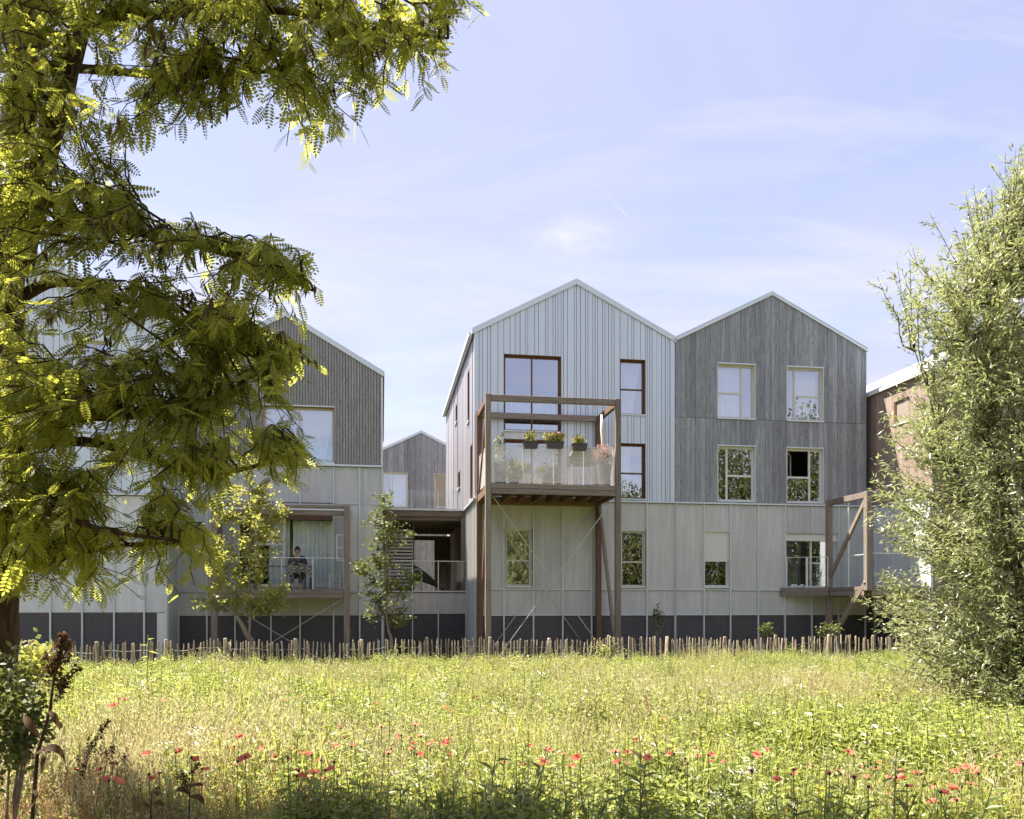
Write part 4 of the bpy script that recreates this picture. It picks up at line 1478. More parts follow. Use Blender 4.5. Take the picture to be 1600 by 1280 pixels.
for u in (-1.62, -1.3):
    part(g, 'frame', MB().tube([(u, 26.0, 2.47), (u, 26.05, 3.0), (u, 26.6, 3.0), (u, 26.65, 2.47)], 0.012, 5), 'white_paint')
for i in range(6):
    part(g, 'rung', MB().tube([(-1.62, 26.03, 2.55 + i * 0.08), (-1.3, 26.03, 2.55 + i * 0.08)], 0.008, 5), 'white_paint')
g = thing('wall_shelf', -1.25, 26.6, 'tall white framed shelf hanging on the end wall of the box balcony', 'shelf', 3.4)
m = MB()
for z in (3.4, 3.8, 4.2):
    m.box(-1.42, -1.18, 26.3, 26.36, z - 0.02, z + 0.02)
m.box(-1.43, -1.39, 26.3, 26.36, 3.38, 4.22).box(-1.2, -1.16, 26.3, 26.36, 3.38, 4.22)
part(g, 'frame', m, 'white_paint')


def corner_balcony():
    h = thing('corner_balcony', 16.2, 25.4, 'brown timber balcony with glass side and diagonal brace beside the willow', 'balcony')
    uP, vN, vF = 15.22, 23.9, 26.2
    zt = 5.6
    part(h, 'post', MB().box(uP - 0.09, uP + 0.09, vF - 0.09, vF + 0.09, 0.0, zt), 'frame_wood', bevel=0.01)
    part(h, 'post', MB().box(uP - 0.1, uP + 0.1, vN - 0.1, vN + 0.1, 2.45, zt), 'frame_wood', bevel=0.01)
    part(h, 'top_beam', MB().box(uP - 0.07, uP + 0.07, vN + 0.102, vF - 0.092, zt - 0.2, zt - 0.01), 'frame_wood', bevel=0.008)
    part(h, 'top_beam', MB().box(uP + 0.102, 17.3, vN - 0.07, vN + 0.07, zt - 0.2, zt - 0.01), 'frame_wood_across', bevel=0.008)
    part(h, 'brace', MB().bar((uP, vN + 0.12, zt - 0.25), (uP, vF - 0.08, 2.95), 0.09, 0.13), 'frame_wood', bevel=0.006)
    part(h, 'brace', MB().bar((uP, vN + 0.05, 2.75), (uP - 0.35, vF - 0.6, 0.75), 0.11, 0.15), 'frame_wood', bevel=0.006)
    part(h, 'brace', MB().bar((uP - 0.1, vN + 0.02, 2.75), (uP + 1.1, vN + 0.6, 1.6), 0.09, 0.12), 'frame_wood', bevel=0.006)
    # deck: a square bay with a wedge running back to the facade
    m = MB().prism([(13.9, 26.93, 2.46), (15.13, 26.05, 2.46), (15.13, 24.02, 2.46), (17.3, 24.02, 2.46), (17.3, 26.93, 2.46)], (0, 0, 0.08))
    part(h, 'deck', m, 'frame_wood_across')
    for z0, z1 in ((2.3, 2.445), (2.452, 2.58)):
        zc_ = (z0 + z1) / 2
        part(h, 'fascia_beam', MB().bar((13.82, 26.95, zc_), (15.1, 26.02, zc_), 0.06, z1 - z0), 'frame_wood_across')
        part(h, 'fascia_beam', MB().box(uP - 0.08, uP - 0.02, vN + 0.105, vF - 0.095, z0, z1), 'frame_wood')
        part(h, 'fascia_beam', MB().box(uP + 0.105, 17.3, vN - 0.06, vN, z0, z1), 'frame_wood_across')
    for i in range(5):
        v = vN + 0.4 + i * 0.5
        part(h, 'joist', MB().box(15.3, 17.3, v - 0.03, v + 0.03, 2.25, 2.45), 'frame_wood_across')
    for a, b in (((14.0, 26.85), (14.53, 26.47)), ((14.56, 26.45), (15.1, 26.07))):
        p = mesh_panel(h, a, b, 2.62, 3.62, 'clear_glass', 'glass_pane', posts=1)
    for v0_, v1_ in ((vN + 0.13, 25.03), (25.07, vF - 0.12)):
        part(h, 'glass_pane', MB().box(uP + 0.03, uP + 0.04, v0_, v1_, 2.62, zt - 0.22), 'clear_glass')
    part(h, 'rail_post', MB().box(uP + 0.015, uP + 0.055, 25.035, 25.065, 2.58, zt - 0.21), 'white_paint')
    part(h, 'handrail', MB().box(uP + 0.05, uP + 0.09, vN + 0.11, vF - 0.1, 3.6, 3.63), 'white_paint')
    part(h, 'glass_pane', MB().box(uP + 0.12, 17.28, vN - 0.01, vN, 2.62, 3.62), 'clear_glass')
    part(h, 'handrail', MB().box(uP + 0.12, 17.28, vN - 0.02, vN + 0.02, 3.625, 3.65), 'white_paint')


corner_balcony()
g = thing('folded_blanket', 14.35, 26.8, 'crumpled white blanket lying at the edge of the corner balcony', 'blanket', 2.54)
m = MB()
for i in range(7):
    c = (14.2 + 0.06 * i, 26.82 + 0.02 * math.sin(i * 2), 2.6 + 0.03 * math.sin(i * 1.3))
    m.lathe((c[0], c[1], c[2] - 0.06), [(0.03, 0), (0.075, 0.04), (0.08, 0.09), (0.04, 0.14)], 8)
part(g, 'cloth', m, 'white_paint', smooth=True)


# ------------------------------------------------------------------ chestnut paling fence
def paling_fence():
    V = 22.0
    u0, u1 = -10.7, 16.3
    gz = lambda u: 0.06
    f = link('paling_fence', None)
    f.location = W(2.8, V)
    f.rotation_euler = (0, 0, TH)
    tag(f, 'low chestnut paling fence running along the top of the meadow', 'fence')
    rr = random.Random(4)
    variants = []
    for k in range(6):
        m = MB()
        r0 = rr.uniform(0.017, 0.023)
        bend = rr.uniform(-0.03, 0.03)
        m.tube([(0, 0, -0.1), (bend * 0.4, 0, 0.35), (bend, 0.01, 0.75), (bend * 0.7, 0, 0.98 + rr.uniform(-0.03, 0.03)), (bend * 0.7 + 0.004, 0, 1.03)],
               [r0, r0 * 1.05, r0, r0 * 0.95, r0 * 0.45], 5)
        variants.append(m.mesh('picket', 'picket_wood'))
    post = MB().tube([(0, 0, -0.2), (0.01, 0, 0.5), (0, 0, 1.08), (0, 0, 1.1)], [0.05, 0.052, 0.05, 0.04], 8).mesh('fence_post', 'picket_wood')
    u = u0
    n = 0
    tops = []
    wave = lambda u: 0.03 * math.sin(u * 1.1) + 0.015 * math.sin(u * 2.9 + 1) + 0.02 * math.sin(u * 5.3)
    while u < u1:
        o = link('picket', variants[rr.randrange(6)], f)
        o.location = (u - 2.8, rr.uniform(-0.02, 0.02), gz(u) + wave(u) + rr.uniform(-0.03, 0.025) - 0.02)
        o.rotation_euler = (rr.gauss(0, 0.025), rr.gauss(0.01, 0.035), rr.uniform(0, 6.28))
        s = rr.uniform(0.96, 1.03)
        o.scale = (rr.uniform(0.85, 1.3), 1, s)
        tops.append((u, gz(u) + wave(u)))
        u += rr.uniform(0.082, 0.102)
        n += 1
    u = u0 + 0.4
    while u < u1:
        o = link('fence_post', post, f)
        o.location = (u - 2.8, 0.05, gz(u) + wave(u) - 0.03)
        o.rotation_euler = (rr.gauss(0, 0.02), rr.gauss(0, 0.03), rr.uniform(0, 6))
        u += rr.uniform(1.4, 1.75)
    for h in (0.28, 0.80):
        for d in (-0.028, 0.028):
            m = MB().tube([(a - 2.8, d, b + h + 0.012 * math.sin(a * 9)) for a, b in tops[::2]], 0.004, 4)
            link('wire', m.mesh('wire', 'fence_wire'), f)


paling_fence()


# ------------------------------------------------------------------ trees
def curve_pts(a, b, sag, n, wob, r):
    a, b = Vector(a), Vector(b)
    out = []
    for i in range(n + 1):
        k = i / n
        p = a.lerp(b, k)
        p.z += sag * 4 * k * (1 - k)
        e = wob * math.sin(math.pi * k)
        p += Vector((r.gauss(0, e), r.gauss(0, e), r.gauss(0, e)))
        out.append(p)
    return out


def in_poly(x, y, poly):
    c = False
    j = len(poly) - 1
    for i in range(len(poly)):
        xi, yi = poly[i]
        xj, yj = poly[j]
        if (yi > y) != (yj > y) and x < (xj - xi) * (y - yi) / (yj - yi) + xi:
            c = not c
        j = i
    return c


def locust_tree():
    r = random.Random(21)
    nr = np.random.default_rng(21)
    base = Vector((-3.55, 5.6, float(ground_z(-3.55, 5.6)) - 0.05))
    root = link('locust_tree', None)
    root.location = base
    tag(root, 'large backlit locust tree with feathery leaves and hanging pods overhanging the meadow', 'tree')
    limbs = []

    def limb(pts, r0, r1, name, n=10):
        pts = [Vector(p) for p in pts]
        dense = []
        for i in range(len(pts) - 1):
            p0, p1 = pts[max(i - 1, 0)], pts[i]
            p2, p3 = pts[i + 1], pts[min(i + 2, len(pts) - 1)]
            for k in range(6):
                t_ = k / 6
                q = 0.5 * ((2 * p1) + (p2 - p0) * t_ + (2 * p0 - 5 * p1 + 4 * p2 - p3) * t_ ** 2 + (3 * p1 - p0 - 3 * p2 + p3) * t_ ** 3)
                dense.append(q)
        dense.append(pts[-1])
        rad = [r0 + (r1 - r0) * i / (len(dense) - 1) for i in range(len(dense))]
        rad = [x * (1 + 0.05 * math.sin(i * 2.3)) for i, x in enumerate(rad)]
        m = MB().tube([p - base for p in dense], rad, n)
        link(name, m.mesh(name, 'locust_bark', smooth=True), root)
        limbs.extend(zip(dense, rad))
        return dense
    limb([base, at(-8, 1000, 5.6), at(2, 800, 5.5), at(6, 560, 5.5), at(14, 330, 5.5), at(36, 120, 5.6), at(52, -120, 5.7), at(40, -420, 5.8), at(90, -760, 6.0)], 0.15, 0.07, 'trunk', 14)
    limb([at(30, 420, 5.5), at(66, 260, 5.35), at(100, 130, 5.2), at(140, -10, 5.1), at(210, -230, 5.2), at(330, -480, 5.6)], 0.085, 0.045, 'branch')
    limb([at(118, 55, 5.15), at(180, 32, 5.0), at(330, 15, 4.9), at(470, 20, 4.9), at(590, 45, 5.0), at(700, 60, 5.1)], 0.038, 0.006, 'branch')
    limb([at(590, 45, 5.0), at(650, 70, 5.1), at(690, 10, 5.2), at(740, -30, 5.3)], 0.014, 0.008, 'branch', 6)
    limb([at(12, 380, 5.5), at(120, 350, 5.3), at(250, 370, 5.1), at(380, 405, 5.0), at(490, 455, 4.9)], 0.05, 0.006, 'branch')
    limb([at(8, 640, 5.5), at(110, 650, 5.3), at(240, 645, 5.0), at(330, 625, 4.9), at(420, 570, 4.9)], 0.05, 0.006, 'branch')
    limb([at(6, 700, 5.5), at(130, 690, 5.4), at(230, 715, 5.2), at(330, 740, 5.1), at(450, 715, 5.1)], 0.04, 0.010, 'branch')
    limb([at(4, 900, 5.5), at(50, 890, 5.3), at(120, 865, 5.1), at(220, 850, 5.0), at(300, 850, 5.0)], 0.030, 0.008, 'branch')
    limb([at(2, 860, 5.5), at(-30, 830, 5.0), at(60, 800, 4.6), at(170, 830, 4.5), at(280, 845, 4.5)], 0.028, 0.008, 'branch')
    limb([at(10, 480, 5.5), at(90, 440, 5.6), at(200, 470, 5.4), at(320, 520, 5.2), at(400, 560, 5.1)], 0.045, 0.006, 'branch')
    limb([at(40, 100, 5.6), at(160, 110, 5.5), at(300, 120, 5.2), at(440, 110, 5.0)], 0.04, 0.006, 'branch')
    # limbs above the picture, carrying the crown that shades the foreground
    limb([at(52, -120, 5.7), at(200, -380, 5.5), at(420, -560, 5.0), at(700, -640, 4.6)], 0.07, 0.02, 'branch')
    limb([at(210, -230, 5.2), at(420, -400, 4.7), at(700, -520, 4.3), at(1000, -600, 4.0)], 0.05, 0.015, 'branch')
    limb([at(50, -300, 5.8), at(-150, -500, 5.6), at(-400, -650, 5.4)], 0.06, 0.02, 'branch')
    limb([at(10, 300, 5.5), at(-150, 150, 5.2), at(-400, 80, 5.0)], 0.06, 0.02, 'branch')

    LP = np.array([p[0][:] for p in limbs])
    outline = [(-60, -20), (615, -20), (600, 40), (640, 60), (665, 15), (690, -20), (755, -20), (720, 30), (705, 90), (725, 130), (690, 110), (640, 165), (590, 150), (545, 140), (520, 195),
               (480, 230), (452, 180), (400, 150), (352, 180), (300, 165), (288, 220), (240, 215), (180, 235), (195, 300), (265, 345), (340, 365), (430, 390), (485, 425), (500, 462),
               (470, 455), (420, 462), (370, 480), (390, 505), (455, 530), (470, 555), (415, 585), (445, 620), (435, 670), (455, 700), (495, 715), (450, 740), (380, 730), (320, 770),
               (270, 800), (345, 850), (370, 885), (300, 890), (215, 885), (150, 910), (90, 905), (0, 930), (-60, 930)]
    holes = [((250, 320), (48, 34)), ((120, 90), (22, 30)), ((190, 40), (26, 14)), ((340, 60), (20, 30)), ((265, 600), (26, 42)), ((215, 745), (44, 26)), ((300, 470), (24, 20)), ((110, 320), (14, 24)),
             ((200, 130), (16, 26)), ((640, 110), (22, 18)), ((160, 200), (18, 26)), ((60, 180), (14, 30)), ((310, 115), (24, 16)), ((420, 95), (16, 18)), ((180, 420), (20, 18)), ((240, 520), (22, 16)), ((330, 590), (20, 16)), ((90, 560), (20, 22)), ((150, 640), (18, 14)), ((380, 690), (18, 12)), ((230, 830), (22, 14)), ((60, 760), (20, 16))]
    tips = []
    tries = 0
    while len(tips) < 720 and tries < 60000:
        tries += 1
        x, y = r.uniform(-60, 760), r.uniform(-20, 930)
        if not in_poly(x, y, outline):
            continue
        if any(((x - c[0]) / s[0]) ** 2 + ((y - c[1]) / s[1]) ** 2 < 1 for c, s in holes):
            continue
        dens = 1.0
        if y < 240 and x > 250:
            dens = 0.9
        if x > 560:
            dens = 0.65
        if y < 600 and x < 110:
            dens = 0.55
        elif y < 330 and x < 260:
            dens = 0.7
        elif 330 < y < 640 and 110 < x < 330:
            dens = 0.8
        if y > 640:
            dens = 1.0
        if r.random() > dens:
            continue
        dd = r.gauss(4.85, 0.34)
        tips.append(at(x, y, max(4.3, dd)))
    n_seen = len(tips)
    # crown above and beside the frame
    for _ in range(330):                                   # the crown above the picture
        tips.append(Vector((r.uniform(-3.9, -0.4), r.uniform(4.0, 5.4), r.uniform(6.1, 7.2))))
    for _ in range(90):                                   # and over the foreground
        tips.append(Vector((r.uniform(-1.0, 1.6), r.uniform(2.9, 4.4), r.uniform(6.2, 7.6))))
    for _ in range(8):
        tips.append(at(r.uniform(-300, -60), r.uniform(0, 850), r.uniform(4.6, 5.8)))
    P, D, S, T = [], [], [], []
    tw = MB()
    podP, podD, podS = [], [], []
    for i, tip in enumerate(tips):
        d2_ = ((LP - np.array(tip[:])) ** 2).sum(1) + np.where(LP[:, 2] < tip.z - 0.3, 0.8, 0.0)
        j = int(np.argmin(d2_ + nr.random(len(LP)) * 0.04))
        a = Vector(LP[j])
        if (tip - a).length > 1.0:
            a = tip + (a - tip).normalized() * 0.8
        pts = curve_pts(a, tip, 0.10, 5, 0.03, r)
        # a drooping end shoot
        out = (tip - a)
        out.z = 0
        out = out.normalized() if out.length > 1e-3 else Vector((1, 0, 0))
        L = r.uniform(0.08, 0.30)
        end = tip + out * L * 0.7 + Vector((r.gauss(0, 0.06), r.gauss(0, 0.06), -L * r.uniform(0.2, 0.9)))
        pts.append(end)
        tw.tube([p - base for p in pts], [0.009, 0.008, 0.006, 0.005, 0.004, 0.003, 0.002], 4, cap=False)
        nl = r.randint(15, 22) if i < n_seen else r.randint(12, 17)
        tone0 = r.uniform(0.1, 0.8)
        for k in range(nl):
            q = 0.18 + 0.82 * (k + r.random()) / nl
            f_ = q * (len(pts) - 1)
            b_ = min(int(f_), len(pts) - 2)
            p = pts[b_].lerp(pts[b_ + 1], f_ - b_)
            ang = r.uniform(0, 2 * math.pi)
            dr = Vector((math.cos(ang), math.sin(ang), 0)) * r.uniform(0.3, 1.0) + out * 0.35 + Vector((0, 0, r.uniform(-1.1, 0.05)))
            P.append(p[:]); D.append(dr[:])
            S.append(r.choice((r.uniform(0.06, 0.10), r.uniform(0.085, 0.14), r.uniform(0.10, 0.165)))); T.append(min(1, max(0, tone0 + r.gauss(0, 0.3))))
        if r.random() < 0.34 and tip.z > 3.5:
            for k in range(r.randint(4, 10)):
                f_ = r.uniform(0.5, 0.95) * (len(pts) - 1)
                b_ = min(int(f_), len(pts) - 2)
                p = pts[b_].lerp(pts[b_ + 1], f_ - b_)
                podP.append((p + Vector((r.gauss(0, 0.03), r.gauss(0, 0.03), 0)))[:])
                podD.append((r.gauss(0, 0.25), r.gauss(0, 0.25), -1))
                podS.append(r.uniform(0.07, 0.11))
    link('twigs', tw.mesh('twigs', 'locust_bark'), root)
    P, D = np.array(P) - np.array(base[:]), np.array(D)
    V, F, Tn = scatter_leaves(P, TPL['pinnate'], np.array(S), D, nr, tone=np.array(T))
    link('crown', np_mesh('crown', V, F, 'locust_leaf', Tn), root)
    V, F, Tn = scatter_leaves(np.array(podP) - np.array(base[:]), TPL['lance'], np.array(podS), np.array(podD), nr, N=nr.normal(size=(len(podP), 3)))
    link('seed_pods', np_mesh('seed_pods', V, F, 'pod_skin', Tn), root)


locust_tree()


def willow_tree():
    r = random.Random(5)
    nr = np.random.default_rng(5)
    Yw = 10.3
    ax = 6.76
    base = Vector((ax, Yw, float(ground_z(ax, Yw)) - 0.05))
    root = link('willow_tree', None)
    root.location = base
    tag(root, 'bushy willow with narrow glinting leaves filling the photo\'s right edge', 'tree')
    prof = [(0.35, 1.5), (0.7, 2.0), (1.2, 2.45), (1.9, 2.62), (2.6, 2.70), (3.6, 2.66), (4.3, 2.55), (5.0, 2.30), (5.6, 2.20), (6.3, 2.40), (6.9, 2.15), (7.4, 1.6), (7.8, 1.1), (8.15, 0.5)]

    def rad(z):
        for (z0, r0), (z1, r1) in zip(prof[:-1], prof[1:]):
            if z0 <= z <= z1:
                return r0 + (r1 - r0) * (z - z0) / (z1 - z0)
        return 0.4
    limbs = []
    for s in range(9):
        a = s * 2 * math.pi / 9 + r.uniform(-0.3, 0.3)
        if s < 3:
            a = math.pi + r.uniform(-0.7, 0.7)
        out = Vector((math.cos(a), math.sin(a), 0))
        lean = r.uniform(0.5, 1.7)
        top = r.uniform(3.8, 5.4)
        pts = [base + Vector((0, 0, 0)), base + out * lean * 0.18 + Vector((0, 0, top * 0.2)), base + out * lean * 0.5 + Vector((0, 0, top * 0.5)), base + out * lean + Vector((0, 0, top))]
        dense = []
        for i in range(3):
            for k in range(5):
                dense.append(pts[i].lerp(pts[i + 1], k / 5) + Vector((r.gauss(0, .03), r.gauss(0, .03), 0)))
        dense.append(pts[3])
        rr = [0.11 * (1 - i / len(dense)) ** 1.5 + 0.004 for i in range(len(dense))]
        link('stem', MB().tube([p - base for p in dense], rr, 8).mesh('stem', 'willow_bark', smooth=True), root)
        limbs += dense
    LP = np.array([p[:] for p in limbs])
    P, D, T = [], [], []
    tw = MB()
    n = 0
    while n < 1150:
        z = r.uniform(0.35, 8.1)
        a = r.uniform(0, 2 * math.pi)
        # more shoots on the side that faces the meadow and the camera
        if math.cos(a - math.radians(215)) < -0.15 and r.random() < 0.8:
            continue
        lob = 0.96 + 0.12 * math.sin(a * 5 + z * 1.7) + 0.09 * math.sin(z * 4.1 + a * 2) + r.gauss(0, 0.035)
        q = r.uniform(0.10, 1.0) ** 0.6
        rr_ = rad(z) * q * lob * 0.76
        tip = base + Vector((math.cos(a) * rr_, math.sin(a) * rr_, (z - 0.5) * 0.91))
        cand = LP.copy()
        w = ((cand - np.array(tip[:])) ** 2).sum(1) + np.where(cand[:, 2] > tip.z - 0.2, 2.5, 0)
        s = Vector(LP[int(np.argmin(w))])
        if (tip - s).length > 1.7:
            s = tip + (s - tip).normalized() * 1.5
        pts = curve_pts(s, tip, -0.08, 4, 0.03, r)
        outd = (tip - s).normalized()
        end = tip + outd * r.uniform(0.12, 0.35) + Vector((0, 0, r.uniform(-0.06, 0.28)))
        pts.append(end)
        tw.tube([p - base for p in pts], [0.012, 0.010, 0.007, 0.005, 0.004, 0.002], 4, cap=False)
        tone0 = r.uniform(0.15, 0.85)
        nl = r.randint(60, 84)
        # side shoots
        for sidek in range(3):
            f_ = r.uniform(0.3, 0.9) * (len(pts) - 1)
            b_ = int(f_)
            p0 = pts[b_].lerp(pts[b_ + 1], f_ - b_)
            dv = (outd + Vector((r.gauss(0, .7), r.gauss(0, .7), r.gauss(0.1, .5)))).normalized() * r.uniform(0.2, 0.4)
            tw.tube([p0 - base, p0 + dv - base], [0.004, 0.002], 3, cap=False)
            for k in range(14):
                q_ = r.random()
                P.append((p0 + dv * q_)[:])
                D.append((dv.normalized() * 0.8 + Vector((r.gauss(0, .5), r.gauss(0, .5), r.gauss(-0.15, .45))))[:])
                T.append(min(1, max(0, tone0 + r.gauss(0, .25))))
        for k in range(nl):
            f_ = (0.25 + 0.75 * (k + r.random()) / nl) * (len(pts) - 1)
            b_ = min(int(f_), len(pts) - 2)
            p = pts[b_].lerp(pts[b_ + 1], f_ - b_)
            P.append((p + Vector((r.gauss(0, .045), r.gauss(0, .045), r.gauss(0, .045))))[:])
            D.append((outd * 0.6 + Vector((r.gauss(0, .6), r.gauss(0, .6), r.gauss(-0.1, .5))))[:])
            T.append(min(1, max(0, tone0 + r.gauss(0, .25))))
        n += 1
    link('twigs', tw.mesh('twigs', 'willow_bark'), root)
    P, D = np.array(P) - np.array(base[:]), np.array(D)
    V, F, Tn = scatter_leaves(P, TPL['willow'], nr.uniform(0.055, 0.11, len(P)), D, nr, tone=np.array(T))
    link('crown', np_mesh('crown', V, F, 'willow_leaf', Tn), root)


willow_tree()


def sapling(px_, py_, Y, stems, spots, mat, size, label, seed, n_per=60, bark='sapling_bark'):
    r = random.Random(seed)
    nr = np.random.default_rng(seed)
    b = at(px_, py_, Y)
    base = Vector((b.x, Y, float(ground_z(b.x, Y)) - 0.03))
    root = link('sapling', None)
    root.location = base
    tag(root, label, 'tree')
    LP = []
    for k, (pl, r0, r1) in enumerate(stems):
        pts = [base.copy() if q is None else at(q[0], q[1], Y + (q[2] if len(q) > 2 else 0)) for q in pl]
        dense = []
        for i in range(len(pts) - 1):
            for s in range(4):
                dense.append(pts[i].lerp(pts[i + 1], s / 4) + Vector((r.gauss(0, .008), r.gauss(0, .008), 0)))
        dense.append(pts[-1])
        rr = [r0 + (r1 - r0) * i / (len(dense) - 1) for i in range(len(dense))]
        link('trunk' if k == 0 else 'branch', MB().tube([p - base for p in dense], rr, 7).mesh('trunk', bark, smooth=True), root)
        LP += dense
    LPn = np.array([p[:] for p in LP])
    P, D, T = [], [], []
    tw = MB()
    for (x, y, rx, ry, wgt) in spots:
        for _ in range(max(3, int(wgt * 1.2))):
            a = r.uniform(0, 6.28)
            q = r.random() ** 0.5
            tip = at(x + 1.25 * rx * q * math.cos(a), y + 1.15 * ry * q * math.sin(a), Y + r.gauss(0, 0.45))
            w = ((LPn - np.array(tip[:])) ** 2).sum(1) + np.where(LPn[:, 2] > tip.z + 0.1, 1.0, 0)
            s = Vector(LPn[int(np.argmin(w))])
            if (tip - s).length > 1.3:
                s = tip + (s - tip).normalized() * 1.1
            pts = curve_pts(s, tip, 0.03, 3, 0.03, r)
            tw.tube([p - base for p in pts], [0.009, 0.007, 0.005, 0.003], 4, cap=False)
            t0 = r.random()
            for k in range(n_per // 5):
                f_ = r.uniform(0.35, 1) * (len(pts) - 1)
                b_ = min(int(f_), len(pts) - 2)
                p = pts[b_].lerp(pts[b_ + 1], f_ - b_) + Vector((r.gauss(0, .07), r.gauss(0, .07), r.gauss(0, .06)))
                P.append(p[:])
                D.append((r.gauss(0, 1), r.gauss(0, 1), r.gauss(-0.4, .6)))
                T.append(min(1, max(0, 0.5 * t0 + 0.5 * r.random())))
    link('twigs', tw.mesh('twigs', bark), root)
    P = np.array(P) - np.array(base[:])
    V, F, Tn = scatter_leaves(P, TPL['broad'], size * nr.uniform(0.7, 1.3, len(P)), np.array(D), nr, tone=np.array(T))
    link('crown', np_mesh('crown', V, F, mat, Tn), root)


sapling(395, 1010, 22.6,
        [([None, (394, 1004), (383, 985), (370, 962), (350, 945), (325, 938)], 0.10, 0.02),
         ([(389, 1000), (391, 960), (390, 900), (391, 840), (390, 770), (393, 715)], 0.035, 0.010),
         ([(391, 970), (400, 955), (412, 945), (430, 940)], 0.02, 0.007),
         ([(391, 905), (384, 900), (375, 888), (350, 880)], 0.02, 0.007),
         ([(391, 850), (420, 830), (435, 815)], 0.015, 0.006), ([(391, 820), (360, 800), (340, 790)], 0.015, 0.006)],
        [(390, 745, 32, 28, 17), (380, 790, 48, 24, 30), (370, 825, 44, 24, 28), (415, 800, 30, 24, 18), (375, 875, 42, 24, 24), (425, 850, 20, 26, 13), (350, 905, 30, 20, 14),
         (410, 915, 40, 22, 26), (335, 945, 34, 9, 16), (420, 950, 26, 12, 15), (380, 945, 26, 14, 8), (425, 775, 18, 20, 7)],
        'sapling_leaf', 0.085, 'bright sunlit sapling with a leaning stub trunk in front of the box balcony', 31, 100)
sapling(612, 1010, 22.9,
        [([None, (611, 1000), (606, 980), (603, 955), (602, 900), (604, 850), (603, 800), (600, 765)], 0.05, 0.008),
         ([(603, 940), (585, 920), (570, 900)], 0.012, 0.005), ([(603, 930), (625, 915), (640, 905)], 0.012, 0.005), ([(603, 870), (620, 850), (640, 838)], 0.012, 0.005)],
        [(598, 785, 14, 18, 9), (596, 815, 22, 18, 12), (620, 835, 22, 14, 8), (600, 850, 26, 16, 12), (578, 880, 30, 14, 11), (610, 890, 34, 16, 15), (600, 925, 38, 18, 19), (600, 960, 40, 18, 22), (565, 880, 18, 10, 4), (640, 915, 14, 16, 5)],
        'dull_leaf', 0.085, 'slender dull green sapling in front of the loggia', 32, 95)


def hedge_tree(x, y, h, rad_, seed, label, mesh_cache={}):
    root = link('tall_tree', None)
    root.location = (x, y, 0.3)
    tag(root, label, 'tree', 'trees behind the viewer')
    if 'm' not in mesh_cache:
        nr = np.random.default_rng(77)
        n = 30000
        d = nr.normal(size=(n, 3)); d /= np.linalg.norm(d, axis=1)[:, None]
        lob = 1 + 0.22 * np.sin(d[:, 0] * 7 + 1) * np.sin(d[:, 2] * 6) + 0.15 * np.sin(d[:, 1] * 9 + d[:, 2] * 5)
        P = d * (nr.random(n) ** 0.3 * lob)[:, None] * np.array([1, 1, 1.25])
        P[:, 2] += 1.3
        V, F, T = scatter_leaves(P, TPL['broad'], nr.uniform(0.024, 0.045, n), rand_dirs(nr, n), nr)
        mesh_cache['m'] = np_mesh('tall_crown', V, F, 'far_leaf', T)
        mesh_cache['t'] = MB().tube([(0, 0, -0.1), (0.05, 0, 0.8), (0, 0.05, 1.6), (0.05, 0, 2.3)], [0.09, 0.07, 0.05, 0.02], 8).mesh('tall_trunk', 'locust_bark', smooth=True)
    c = link('crown', mesh_cache['m'], root)
    c.scale = (rad_, rad_, h / 2.55)
    c.rotation_euler = (0, 0, seed * 1.3)
    tr = link('trunk', mesh_cache['t'], root)
    tr.scale = (rad_ * 0.8, rad_ * 0.8, h / 2.55)


for i, (x, y, h, q) in enumerate(((-17, -9, 12.5, 4.4), (-9, -12, 11.0, 4.2), (-1.5, -14, 12.2, 4.6), (6.5, -12, 11.3, 4.0), (14, -10, 12.6, 4.6), (22, -8, 11.4, 4.4), (30, -7, 16.0, 5.0), (37, -5, 17.5, 5.4), (45, -3, 16.5, 5.2))):
    hedge_tree(x, y, h, q, i, 'tall leafy tree behind the viewer, showing only as a reflection in the windows')


